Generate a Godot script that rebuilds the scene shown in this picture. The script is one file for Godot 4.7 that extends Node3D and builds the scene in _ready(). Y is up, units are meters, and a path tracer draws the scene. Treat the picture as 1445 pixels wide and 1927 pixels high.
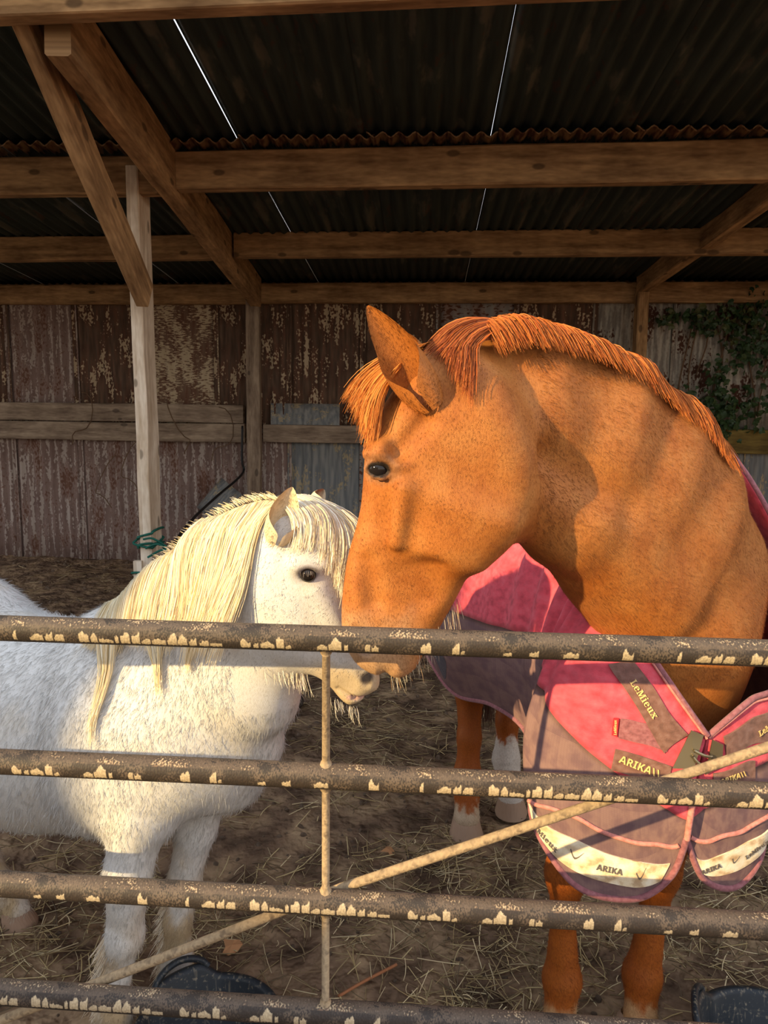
extends Node3D
# Two ponies meeting nose to nose behind a field gate, in an open-fronted field shelter of timber and corrugated iron.
# World: x to the right, y up, -z into the shelter (written as depth: V(x, height, depth)).

var rng := RandomNumberGenerator.new()
var taken := {}
var M := {}

func V(x: float, h: float, d: float) -> Vector3:
	return Vector3(x, h, -d)

func lin(r: float, g: float, b: float) -> Color:
	return Color(r, g, b).linear_to_srgb()

func rgb8(r: float, g: float, b: float) -> Color:
	return Color(r / 255.0, g / 255.0, b / 255.0)

func _ready() -> void:
	# ---------------------------------------------------------------- camera
	var cam := Camera3D.new()
	cam.name = "camera"
	cam.fov = 70.0
	cam.near = 0.02
	cam.far = 200.0
	cam.basis = Basis(Vector3.RIGHT, deg_to_rad(-8.0)) * Basis(Vector3.BACK, deg_to_rad(0.75))
	cam.position = Vector3(0, 1.5, 0)
	add_child(cam)
	cam.current = true
	# ---------------------------------------------------------------- sky, sun, exposure
	var sky_mat := ProceduralSkyMaterial.new()
	sky_mat.sky_top_color = lin(1.10, 1.25, 1.50)
	sky_mat.sky_horizon_color = lin(1.90, 1.68, 1.42)
	sky_mat.sky_curve = 0.2
	sky_mat.ground_bottom_color = lin(0.10, 0.08, 0.06)
	sky_mat.ground_horizon_color = lin(0.20, 0.17, 0.13)
	sky_mat.sun_angle_max = 1.0
	var sky := Sky.new()
	sky.sky_material = sky_mat
	var env := Environment.new()
	env.background_mode = Environment.BG_SKY
	env.sky = sky
	env.tonemap_mode = Environment.TONE_MAPPER_LINEAR
	env.tonemap_exposure = 1.25
	env.sdfgi_enabled = true
	env.ssao_enabled = true
	env.ssil_enabled = true
	var we := WorldEnvironment.new()
	we.name = "world"
	we.environment = env
	add_child(we)
	var sun := DirectionalLight3D.new()
	sun.name = "low_sun"
	sun.light_color = lin(1.0, 0.74, 0.36)
	sun.light_energy = 2.0
	sun.light_angular_distance = 0.6
	sun.shadow_enabled = true
	var towards_sun := Vector3(-sin(deg_to_rad(52.0)) * cos(deg_to_rad(18.0)), sin(deg_to_rad(18.0)), cos(deg_to_rad(52.0)) * cos(deg_to_rad(18.0)))
	sun.basis = Basis.looking_at(-towards_sun, Vector3.UP)
	add_child(sun)
	# ---------------------------------------------------------------- the place
	rng.seed = 4
	materials()
	shade_blocks_behind()
	ground()
	wall_back()
	roof()
	timbers()
	gate()
	pony()
	chestnut()
	rug()
	buckets()
	small_things()
	print("built in ", Time.get_ticks_msec(), " ms")

# ==================================================================== helpers
func numbered(called: String) -> String:
	var n: int = taken.get(called, 0)
	taken[called] = n + 1
	return called if n == 0 else "%s_%03d" % [called, n]

func thing(called: String, label: String, category: String, at := Vector3.ZERO, group := "") -> Node3D:
	var o := Node3D.new()
	o.name = numbered(called)
	add_child(o)
	o.position = at
	tag(o, label, category, group)
	return o

func tag(o: Node, label: String, category: String, group := "", kind := "") -> void:
	if label:
		o.set_meta("label", label)
	if category:
		o.set_meta("category", category)
	if group:
		o.set_meta("group", group)
	if kind:
		o.set_meta("kind", kind)

func put(called: String, mesh: Mesh, mat: Material, parent: Node, at := Vector3.ZERO) -> MeshInstance3D:
	var o := MeshInstance3D.new()
	o.name = numbered(called) if parent == self else called
	o.mesh = mesh
	o.material_override = mat
	parent.add_child(o, true)
	o.position = at
	return o

func st_new() -> SurfaceTool:
	var st := SurfaceTool.new()
	st.begin(Mesh.PRIMITIVE_TRIANGLES)
	return st

func quad(st: SurfaceTool, a: Vector3, b: Vector3, c: Vector3, d: Vector3, ua := Vector2.ZERO, ub := Vector2.ZERO, uc := Vector2.ZERO, ud := Vector2.ZERO) -> void:
	for k in [[a, ua], [b, ub], [c, uc], [a, ua], [c, uc], [d, ud]]:
		st.set_uv(k[1])
		st.add_vertex(k[0])

# A sawn timber from a to b: chamfered box section, slightly wavering, uv along the grain.
func timber(a: Vector3, b: Vector3, wide: float, deep: float, up: Vector3, waver := 0.004, seed_ := 0) -> ArrayMesh:
	var st := st_new()
	st.set_smooth_group(-1)
	var ax := (b - a).normalized()
	var side := ax.cross(up).normalized()
	var top := side.cross(ax).normalized()
	var length := a.distance_to(b)
	var n := clampi(int(length / 0.22), 2, 14)
	var r := RandomNumberGenerator.new()
	r.seed = seed_ * 77 + 5
	var c := minf(wide, deep) * 0.09
	var hw := wide / 2.0
	var hd := deep / 2.0
	var sec := [Vector2(-hw + c, -hd), Vector2(hw - c, -hd), Vector2(hw, -hd + c), Vector2(hw, hd - c), Vector2(hw - c, hd), Vector2(-hw + c, hd), Vector2(-hw, hd - c), Vector2(-hw, -hd + c)]
	var per := [0.0]
	for k in 8:
		per.append(per[k] + sec[k].distance_to(sec[(k + 1) % 8]))
	var u0 := r.randf() * 3.0
	var v0 := r.randf()
	var rings := []
	for i in n + 1:
		var p := a.lerp(b, float(i) / n)
		var ring := []
		var wx := r.randf_range(-waver, waver)
		var wy := r.randf_range(-waver, waver)
		for k in 8:
			var s: Vector2 = sec[k]
			ring.append(p + side * (s.x + wx * 0.6 + r.randf_range(-waver, waver) * 0.5) + top * (s.y + wy * 0.6 + r.randf_range(-waver, waver) * 0.5))
		rings.append(ring)
	for i in n:
		var ua := u0 + length * float(i) / n / 1.6
		var ub := u0 + length * float(i + 1) / n / 1.6
		for k in 8:
			var va: float = v0 + per[k] / 0.55
			var vb: float = v0 + per[k + 1] / 0.55
			quad(st, rings[i][k], rings[i][(k + 1) % 8], rings[i + 1][(k + 1) % 8], rings[i + 1][k], Vector2(ua, va), Vector2(ua, vb), Vector2(ub, vb), Vector2(ub, va))
	for e in [0, n]:
		for k in range(1, 7):
			var tri := [rings[e][0], rings[e][k], rings[e][k + 1]]
			if e == 0:
				tri.reverse()
			for p in tri:
				st.set_uv(Vector2(v0, p.y * 2.0))
				st.add_vertex(p)
	st.generate_normals()
	return st.commit()

# A round tube along points; u runs along in metres, v once around (0 at the underside).
func tube(pts: Array, radii: Array, sides := 10, closed_ends := true, into: SurfaceTool = null) -> ArrayMesh:
	var st := into if into else st_new()
	st.set_smooth_group(0)
	var n := pts.size()
	var rings := []
	var along := [0.0]
	var ref := Vector3.UP
	for i in n:
		var t: Vector3 = (pts[mini(i + 1, n - 1)] - pts[maxi(i - 1, 0)]).normalized()
		if absf(t.dot(ref)) > 0.95:
			ref = Vector3.BACK
		var sd := t.cross(ref).normalized()
		var tp := sd.cross(t).normalized()
		ref = tp
		var ring := []
		for k in sides + 1:
			var g := TAU * k / sides
			var rr: float = radii[i] if radii.size() > 1 else radii[0]
			ring.append(pts[i] + (sd * sin(g) - tp * cos(g)) * rr)
		rings.append(ring)
		if i:
			along.append(along[i - 1] + pts[i].distance_to(pts[i - 1]))
	for i in n - 1:
		for k in sides:
			quad(st, rings[i][k], rings[i][k + 1], rings[i + 1][k + 1], rings[i + 1][k], Vector2(along[i], float(k) / sides), Vector2(along[i], float(k + 1) / sides), Vector2(along[i + 1], float(k + 1) / sides), Vector2(along[i + 1], float(k) / sides))
	if closed_ends:
		for e in [0, n - 1]:
			for k in sides:
				var tri := [pts[e], rings[e][k], rings[e][k + 1]]
				if e:
					tri.reverse()
				for p in tri:
					st.set_uv(Vector2(along[e], 0.5))
					st.add_vertex(p)
	if into:
		return null
	st.generate_normals()
	return st.commit()

func curve(pts: Array, n: int) -> Array:
	var out := []
	for i in n + 1:
		var f := float(i) / n * (pts.size() - 1)
		var k := mini(int(f), pts.size() - 2)
		var t := f - k
		var p0 = pts[maxi(k - 1, 0)]
		var p1 = pts[k]
		var p2 = pts[k + 1]
		var p3 = pts[mini(k + 2, pts.size() - 1)]
		out.append(p1 * 1.0 + (p2 - p0) * (0.5 * t) + (p0 * 2.0 - p1 * 5.0 + p2 * 4.0 - p3) * (0.5 * t * t) + (p1 * 3.0 - p0 - p2 * 3.0 + p3) * (0.5 * t * t * t))
	return out

func noise(freq: float, seed_: int, octaves := 4) -> FastNoiseLite:
	var n := FastNoiseLite.new()
	n.noise_type = FastNoiseLite.TYPE_SIMPLEX_SMOOTH
	n.frequency = freq
	n.seed = seed_
	n.fractal_octaves = octaves
	return n

func noise_tex(freq: float, seed_: int, colors: Array, octaves := 5, size := 512) -> NoiseTexture2D:
	var t := NoiseTexture2D.new()
	t.width = size
	t.height = size
	t.seamless = true
	t.noise = noise(freq, seed_, octaves)
	var g := Gradient.new()
	var offs := PackedFloat32Array()
	var cols := PackedColorArray()
	for c in colors:
		offs.append(c[0])
		cols.append(c[1])
	g.offsets = offs
	g.colors = cols
	t.color_ramp = g
	return t

func noise_bump(freq: float, seed_: int, octaves := 5, size := 512) -> NoiseTexture2D:
	var t := NoiseTexture2D.new()
	t.width = size
	t.height = size
	t.seamless = true
	t.noise = noise(freq, seed_, octaves)
	return t

func plain(c: Color, rough := 0.8, metal := 0.0) -> StandardMaterial3D:
	var m := StandardMaterial3D.new()
	m.albedo_color = c
	m.roughness = rough
	m.metallic = metal
	m.metallic_specular = 0.4
	m.cull_mode = BaseMaterial3D.CULL_DISABLED
	return m

func with_relief(m: StandardMaterial3D, t: Texture2D, cm: float) -> StandardMaterial3D:
	m.heightmap_enabled = true
	m.heightmap_texture = t
	m.heightmap_scale = cm
	return m

func painted(w: int, h: int, f: Callable) -> ImageTexture:
	var data := PackedByteArray()
	data.resize(w * h * 3)
	var k := 0
	for y in h:
		for x in w:
			var c: Color = f.call(x, y)
			data[k] = clampi(int(c.r * 255.0), 0, 255)
			data[k + 1] = clampi(int(c.g * 255.0), 0, 255)
			data[k + 2] = clampi(int(c.b * 255.0), 0, 255)
			k += 3
	return ImageTexture.create_from_image(Image.create_from_data(w, h, false, Image.FORMAT_RGB8, data))

# ==================================================================== materials
func wood_texture(seed_: int, dark: Color, light: Color, knots: int) -> ImageTexture:
	var g := noise(0.011, seed_, 4)
	var f := noise(0.05, seed_ + 1, 3)
	var r := RandomNumberGenerator.new()
	r.seed = seed_
	var ks := []
	for i in knots:
		ks.append(Vector3(r.randf_range(0, 512), r.randf_range(0, 160), r.randf_range(3, 7)))
	return painted(512, 160, func(x, y):
		var yy: float = y
		var black := 0.0
		for k in ks:
			var dx: float = absf(x - k.x)
			dx = minf(dx, 512 - dx)
			var dy: float = y - k.y
			var q: float = Vector2(dx / 2.2, dy).length() / k.z
			if q < 5.0:
				yy += signf(dy) * k.z * exp(-q * 0.8) * 1.5
				black = maxf(black, smoothstep(1.25, 0.7, q))
		var ca: float = cos(TAU * x / 512.0)
		var sa: float = sin(TAU * x / 512.0)
		var s: float = 0.5 + 0.62 * g.get_noise_3d(ca * 40.0, sa * 40.0, yy * 6.0) + 0.3 * f.get_noise_3d(ca * 60.0, sa * 60.0, yy * 4.0)
		s += 0.35 * g.get_noise_3d(ca * 90.0 + 500.0, sa * 90.0, yy * 0.9)
		var c := dark.lerp(light, clampf(s, 0, 1))
		return c.lerp(dark * 0.6, black * 0.6))

func sheet_texture(kind: String, seed_: int) -> ImageTexture:
	var lo := noise(0.012, seed_, 3)
	var st := noise(0.05, seed_ + 1, 3)
	var hi := noise(0.16, seed_ + 2, 2)
	var base := rgb8(120, 95, 77)
	var peel := rgb8(205, 188, 156)
	var rust := rgb8(102, 66, 50)
	var grey := rgb8(150, 150, 146)
	return painted(192, 320, func(x, y):
		var ridge := 0.5 + 0.5 * cos(TAU * 8.0 * x / 192.0)
		var a := lo.get_noise_2d(x * 1.4, y * 0.7)
		var s := st.get_noise_2d(x * 1.8, y * 0.22)
		var n := hi.get_noise_2d(x, y * 0.6)
		var c := base
		if kind == "rust":
			c = base.lerp(rust, clampf(0.4 + a * 1.2 + s * 0.6, 0, 1)) * (0.86 + 0.3 * s)
			var k := a * 0.9 + s * 0.5 + n * 0.55 + ridge * 0.2 - 0.42
			c = c.lerp(peel, smoothstep(0.0, 0.06, k) * 0.85)
		elif kind == "peel":
			c = base.lerp(rust, clampf(0.25 + s, 0, 1))
			var w := hi.get_noise_2d(x * 0.35 + 90.0, y * 1.5)
			var k := w * 0.9 + a * 0.9 + ridge * 0.12 - 0.06
			c = c.lerp(peel, smoothstep(0.0, 0.08, k) * 0.9)
		elif kind == "worn":
			c = rgb8(148, 126, 116).lerp(rgb8(120, 98, 90), clampf(0.5 + a + s * 0.7, 0, 1))
			var k := s * 0.8 + n * 0.45 + ridge * 0.4 + a * 0.4 - 0.36
			c = c.lerp(rgb8(196, 184, 172), smoothstep(0.0, 0.12, k) * 0.8)
			c = c.lerp(rust, smoothstep(0.38, 0.52, n * 0.7 - a) * 0.7)
		elif kind == "galvanised":
			c = grey.lerp(rgb8(118, 122, 124), clampf(0.5 + s * 1.2 + a * 0.5, 0, 1))
			c = c.lerp(rgb8(176, 160, 130), smoothstep(0.35, 0.5, a + n * 0.4))
		elif kind == "blotched":
			c = grey.lerp(rgb8(140, 118, 108), clampf(0.5 + a, 0, 1))
			c = c.lerp(rust, smoothstep(0.12, 0.25, hi.get_noise_2d(x * 0.35, y * 0.9) + a * 0.5 - 0.05))
		elif kind == "pale":
			c = rgb8(178, 172, 158).lerp(rgb8(134, 126, 116), clampf(0.5 + s * 1.5 + n * 0.4, 0, 1))
			c = c.lerp(rust * 0.8, smoothstep(0.3, 0.45, a + n * 0.5))
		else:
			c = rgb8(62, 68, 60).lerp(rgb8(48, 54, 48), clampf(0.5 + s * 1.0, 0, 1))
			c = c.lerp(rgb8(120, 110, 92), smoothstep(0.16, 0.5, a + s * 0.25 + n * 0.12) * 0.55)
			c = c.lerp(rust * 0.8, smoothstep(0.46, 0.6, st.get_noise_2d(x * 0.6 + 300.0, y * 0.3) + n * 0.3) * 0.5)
			if y > 308 + n * 5.0:
				c = rgb8(176, 142, 104).lerp(rust, clampf(0.3 + n * 1.2 + s, 0, 1))
		return c)

func rail_texture() -> Array:
	# grey-brown weathered paint on tube; scabs of dry splashed lime along the lower front, their runs ending at the underside
	var w := 1024
	var h := 96
	var r := RandomNumberGenerator.new()
	r.seed = 21
	var lo := noise(0.02, 31, 4)
	var hi := noise(0.25, 32, 3)
	var scabs := []
	var x := 6.0
	while x < w - 30:
		var wide := r.randf_range(5, 24)
		scabs.append([x, wide, r.randf_range(6, 17), r.randf()])
		x += wide + (r.randf_range(1.5, 4) if r.randf() < 0.62 else r.randf_range(14, 70))
	var scab_at := PackedFloat32Array()
	scab_at.resize(w * h)
	for s in scabs:
		for px in range(int(s[0]), int(s[0] + s[1])):
			var u: float = (px - s[0]) / s[1]
			var tall: float = s[2] * (0.85 + 0.35 * hi.get_noise_2d(px * 0.14, s[3] * 400.0) + 0.4 * hi.get_noise_2d(px * 0.32, s[3] * 900.0)) * pow(maxf(sin(PI * clampf(u, 0.04, 0.96)), 0.0), 0.14)
			for py in range(h):
				var d := py - 11.0
				if d >= hi.get_noise_2d(px * 0.6, 70.0) * 2.0 and d < tall:
					scab_at[py * w + (px % w)] = 1.0
	var color := painted(w, h, func(px, py):
		var e: float = 1.0
		var a := lo.get_noise_2d(px * 0.6, py * 1.2)
		var n := hi.get_noise_2d(px, py)
		var c := rgb8(116, 102, 88).lerp(rgb8(84, 75, 66), clampf(0.5 + a * 1.4, 0, 1)) * (0.92 + 0.2 * n)
		c = c.lerp(rgb8(150, 122, 96), smoothstep(0.28, 0.42, n * 0.5 + a * 0.8 + 0.05) * 0.6)
		c = c.lerp(rgb8(40, 37, 35), smoothstep(0.16, 0.3, -a + n * 0.5 - 0.1) * 0.75 * e)
		if n > 0.52:
			c = c.lerp(rgb8(190, 178, 154), 0.4)
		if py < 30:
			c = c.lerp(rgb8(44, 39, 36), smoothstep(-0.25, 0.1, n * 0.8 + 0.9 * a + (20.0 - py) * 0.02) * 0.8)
		if py > 30 and py < 46 and n + a > 0.62:
			c = rgb8(186, 172, 142)
		if scab_at[py * w + px] > 0.5:
			c = rgb8(196, 182, 152).lerp(rgb8(160, 146, 120), clampf(0.4 + n, 0, 1))
		return c)
	var bump := painted(w, h, func(px, py):
		var v := 0.4 + 0.35 * hi.get_noise_2d(px, py) + (0.3 if scab_at[py * w + px] > 0.5 else 0.0)
		return Color(v, v, v))
	return [color, bump]

func materials() -> void:
	var fine := noise_bump(0.06, 5)
	var grain := noise_bump(0.18, 6)
	M.fine = fine
	M.grain = grain
	M.pale_fur = noise_tex(0.05, 20, [[0.2, rgb8(236, 233, 228)], [0.5, rgb8(252, 251, 250)], [0.8, rgb8(255, 255, 255)]], 4)
	M.fur = noise_tex(0.05, 19, [[0.2, rgb8(214, 208, 202)], [0.5, rgb8(246, 244, 242)], [0.8, rgb8(255, 255, 255)]], 4)
	var old_wood := wood_texture(3, rgb8(116, 86, 55), rgb8(198, 158, 110), 7)
	var grey_wood := wood_texture(9, rgb8(110, 92, 76), rgb8(178, 158, 134), 5)
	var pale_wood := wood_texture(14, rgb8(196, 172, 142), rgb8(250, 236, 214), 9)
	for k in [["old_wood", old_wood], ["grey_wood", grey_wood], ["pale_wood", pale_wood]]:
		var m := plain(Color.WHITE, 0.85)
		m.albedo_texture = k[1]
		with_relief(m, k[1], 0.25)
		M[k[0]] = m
	M.mossy_wood = M.grey_wood.duplicate()
	M.mossy_wood.albedo_color = rgb8(196, 190, 120)
	var seed_ := 40
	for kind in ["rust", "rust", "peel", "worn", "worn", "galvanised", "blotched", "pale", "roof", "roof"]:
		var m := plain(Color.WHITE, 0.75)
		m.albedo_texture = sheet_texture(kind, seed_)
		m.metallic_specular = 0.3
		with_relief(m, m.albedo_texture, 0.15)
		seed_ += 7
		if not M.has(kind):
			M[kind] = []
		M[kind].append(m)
	var rt := rail_texture()
	var rail := plain(Color.WHITE, 0.62)
	rail.albedo_texture = rt[0]
	rail.uv1_scale = Vector3(1.0, 1, 1)
	with_relief(rail, rt[1], 0.12)
	M.rail = rail
	var bar := plain(Color.WHITE, 0.8)
	bar.albedo_texture = noise_tex(0.05, 8, [[0.2, rgb8(110, 92, 72)], [0.5, rgb8(172, 148, 114)], [0.75, rgb8(146, 124, 96)]])
	bar.uv1_triplanar = true
	bar.uv1_scale = Vector3(2, 2, 2)
	with_relief(bar, grain, 0.1)
	M.bar = bar
	var dirt := plain(Color.WHITE, 0.95)
	dirt.albedo_texture = noise_tex(0.012, 11, [[0.15, rgb8(82, 64, 50)], [0.42, rgb8(118, 94, 74)], [0.62, rgb8(140, 114, 88)], [0.85, rgb8(166, 138, 106)]], 6)
	dirt.uv1_triplanar = true
	dirt.uv1_world_triplanar = true
	dirt.uv1_scale = Vector3(0.7, 0.7, 0.7)
	dirt.metallic_specular = 0.2
	with_relief(dirt, noise_bump(0.035, 12, 7), 3.0)
	M.dirt = dirt
	var clod := plain(rgb8(118, 98, 80), 0.95)
	with_relief(clod, grain, 0.3)
	clod.uv1_triplanar = true
	clod.uv1_scale = Vector3(4, 4, 4)
	M.clod = clod
	var dung := plain(rgb8(58, 48, 38), 0.9)
	with_relief(dung, grain, 0.5)
	dung.uv1_triplanar = true
	dung.uv1_scale = Vector3(6, 6, 6)
	M.dung = dung
	var straw := plain(Color.WHITE, 0.7)
	straw.vertex_color_use_as_albedo = true
	M.straw = straw
	M.shade_block = plain(rgb8(150, 142, 130), 0.9)
	M.slate = plain(rgb8(78, 80, 84), 0.8)
	var rubber := plain(rgb8(30, 34, 38), 0.42)
	rubber.albedo_texture = noise_tex(0.03, 17, [[0.0, rgb8(32, 36, 41)], [0.68, rgb8(38, 42, 46)], [0.76, rgb8(120, 108, 90)], [1.0, rgb8(160, 144, 116)]], 6)
	rubber.uv1_triplanar = true
	rubber.uv1_scale = Vector3(4, 4, 4)
	rubber.albedo_color = Color.WHITE
	M.rubber = rubber

# ==================================================================== two unseen blocks added behind the camera, shading the ground and the left side
func shade_blocks_behind() -> void:
	for k in 2:
		var st := st_new()
		st.set_smooth_group(-1)
		if k == 0:
			prism(st, 0.0, 8.0, 3.35, 3.85, 2.0)
		else:
			prism(st, 0.0, 12.1, 8.0, 8.6, 2.0)
		st.generate_normals()
		var o := put(["wall_shade_block_low", "wall_shade_block_tall"][k], st.commit(), M.shade_block, self, [V(-8.85, 0, -4.0), V(-21.0, 0, -3.0)][k])
		tag(o, ["long low unseen block added to keep the sun off the ground", "tall unseen block added to shade the left of the shelter"][k], "", "", "structure")

func prism(st: SurfaceTool, x0: float, x1: float, eave: float, ridge: float, deep: float) -> void:
	# a gabled block from z = 0 back to z = deep
	var f := [Vector3(x0, 0, 0), Vector3(x0, eave, 0), Vector3(x0, ridge, deep / 2), Vector3(x0, eave, deep), Vector3(x0, 0, deep)]
	var g := []
	for p in f:
		g.append(Vector3(x1, p.y, p.z))
	for k in 4:
		quad(st, f[k], f[k + 1], g[k + 1], g[k])
	for e in [f, g]:
		quad(st, e[0], e[1], e[3], e[4])
		quad(st, e[1], e[2], e[3], e[1])

# ==================================================================== ground
var ground_noise: Array

func ground_height(x: float, d: float) -> float:
	var h: float = ground_noise[0].get_noise_2d(x, d) * 0.03 + ground_noise[1].get_noise_2d(x, d) * 0.014 + ground_noise[2].get_noise_2d(x, d) * 0.006
	var rise := smoothstep(4.6, 7.0, d + 0.1 * x) * 0.07
	return h * smoothstep(0.4, 1.0, d) + rise

func ground() -> void:
	ground_noise = [noise(0.9, 61, 2), noise(4.5, 62, 3), noise(16.0, 63, 2)]
	var st := st_new()
	st.set_smooth_group(0)
	var nx := 190
	var nd := 170
	var verts := PackedVector3Array()
	var idx := PackedInt32Array()
	for j in nd + 1:
		var t := float(j) / nd
		var d := 0.5 + 6.8 * pow(t, 1.45)
		for i in nx + 1:
			var x := lerpf(-1.0, 1.0, float(i) / nx) * lerpf(2.0, 5.6, t)
			verts.append(V(x, ground_height(x, d), d))
	for j in nd:
		for i in nx:
			var a := j * (nx + 1) + i
			var b := a + nx + 1
			idx.append_array([a, b, b + 1, a, b + 1, a + 1])
	var arr := []
	arr.resize(Mesh.ARRAY_MAX)
	arr[Mesh.ARRAY_VERTEX] = verts
	arr[Mesh.ARRAY_INDEX] = idx
	var tmp := ArrayMesh.new()
	tmp.add_surface_from_arrays(Mesh.PRIMITIVE_TRIANGLES, arr)
	st.create_from(tmp, 0)
	st.generate_normals()
	var o := put("floor", st.commit(), M.dirt, self)
	tag(o, "trodden brown earth floor strewn with straw", "", "", "structure")
	var yard := BoxMesh.new()
	yard.size = Vector3(60, 0.1, 44)
	var y := put("floor_yard", yard, M.dirt, self, Vector3(0, -0.09, 12))
	tag(y, "bare earth yard around the shelter", "", "", "structure")
	# straw
	var blades := []
	var r := RandomNumberGenerator.new()
	r.seed = 91
	for kind in 3:
		var s := st_new()
		var pts := []
		var bend := [0.0, 0.12, -0.2][kind] as float
		for k in 4:
			var t := k / 3.0 - 0.5
			pts.append(Vector3(t, 0.02 + bend * (0.25 - t * t) * 0.4, bend * (0.25 - t * t)))
		tube(pts, [0.012], 3, false, s)
		s.generate_normals()
		blades.append(s.commit())
	var tints := [lin(0.52, 0.40, 0.20), lin(0.40, 0.29, 0.13), lin(0.28, 0.20, 0.10), lin(0.66, 0.53, 0.31), lin(0.14, 0.095, 0.05), lin(0.22, 0.15, 0.075)]
	for kind in 3:
		var mm := MultiMesh.new()
		mm.transform_format = MultiMesh.TRANSFORM_3D
		mm.use_colors = true
		mm.mesh = blades[kind]
		var many := 8000
		mm.instance_count = many
		var patch := noise(1.3, 77, 2)
		var made := 0
		while made < many:
			var d := 0.9 + 5.6 * pow(r.randf(), 1.7)
			var x := r.randf_range(-1, 1) * (0.6 + d * 0.62)
			if patch.get_noise_2d(x, d) + r.randf_range(-0.55, 0.6) + 0.18 * x < 0.0:
				continue
			var length := r.randf_range(0.025, 0.13) * (1.25 if r.randf() < 0.08 else 1.0)
			var thick := r.randf_range(0.055, 0.16)
			var bs := Basis(Vector3.UP, r.randf() * TAU) * Basis(Vector3.BACK, r.randfn() * 0.16) * Basis.from_scale(Vector3(length, thick, maxf(thick, length * 0.6)))
			mm.set_instance_transform(made, Transform3D(bs, V(x, ground_height(x, d) + 0.004 + r.randf() * 0.008, d)))
			var c: Color = tints[r.randi() % 6]
			c = c.srgb_to_linear() * r.randf_range(0.7, 1.2)
			mm.set_instance_color(made, c)
			made += 1
		var o2 := MultiMeshInstance3D.new()
		o2.name = numbered("straw")
		o2.multimesh = mm
		o2.material_override = M.straw
		add_child(o2)
		tag(o2, ["straight stalks of straw scattered over the earth floor", "gently curved stalks of straw scattered over the earth floor", "strongly curled stalks of straw scattered over the earth floor"][kind], "straw", "", "stuff")
	# clods
	var lump := SphereMesh.new()
	lump.radial_segments = 8
	lump.rings = 5
	lump.radius = 0.5
	lump.height = 0.8
	var mc := MultiMesh.new()
	mc.transform_format = MultiMesh.TRANSFORM_3D
	mc.mesh = lump
	mc.instance_count = 2200
	for k in 2200:
		var d := 0.9 + 5.8 * pow(r.randf(), 1.2)
		var x := r.randf_range(-1, 1) * (0.6 + d * 0.62)
		var s := r.randf_range(0.006, 0.024) * (0.6 + d * 0.16)
		mc.set_instance_transform(k, Transform3D(Basis.from_euler(Vector3(r.randf() * 6, r.randf() * 6, r.randf() * 6)) * Basis.from_scale(Vector3(s * 1.4, s, s * r.randf_range(0.7, 1.2))), V(x, ground_height(x, d), d)))
	var oc := MultiMeshInstance3D.new()
	oc.name = "earth_clods"
	oc.multimesh = mc
	oc.material_override = M.clod
	add_child(oc)
	tag(oc, "small clods of trodden earth lying all over the floor", "clods", "", "stuff")

# ==================================================================== back wall
func wall_d(x: float) -> float:
	return 6.5 - 0.1 * x

func sheet_mesh(wide: float, tall: float, seed_: int, thick := 0.003, amp := 0.0095) -> ArrayMesh:
	# one sheet of corrugated iron standing in the xy plane, base at the origin, ridges along y
	var st := st_new()
	st.set_smooth_group(0)
	var waves := roundi(wide / 0.078)
	var nx := waves * 6
	var r := RandomNumberGenerator.new()
	r.seed = seed_
	var bow := r.randf_range(-0.006, 0.006)
	var ny := 3
	var at := func(i: int, j: int, back: float) -> Vector3:
		var u := float(i) / nx
		var v := float(j) / ny
		return Vector3(u * wide, v * tall, amp * cos(TAU * waves * u) + bow * sin(PI * v) - back)
	for j in ny:
		for i in nx:
			var ua := Vector2(float(i) / nx, 1.0 - float(j) / ny)
			var ub := Vector2(float(i + 1) / nx, 1.0 - float(j + 1) / ny)
			quad(st, at.call(i, j, 0.0), at.call(i, j + 1, 0.0), at.call(i + 1, j + 1, 0.0), at.call(i + 1, j, 0.0), ua, Vector2(ua.x, ub.y), ub, Vector2(ub.x, ua.y))
	for j in [0, ny]:
		for i in nx:
			quad(st, at.call(i, j, 0.0), at.call(i + 1, j, 0.0), at.call(i + 1, j, thick), at.call(i, j, thick), Vector2(float(i) / nx, 0.985), Vector2(float(i + 1) / nx, 0.985), Vector2(float(i + 1) / nx, 0.99), Vector2(float(i) / nx, 0.99))
	for i in [0, nx]:
		for j in ny:
			quad(st, at.call(i, j, 0.0), at.call(i, j + 1, 0.0), at.call(i, j + 1, thick), at.call(i, j, thick))
	st.generate_normals()
	return st.commit()

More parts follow.
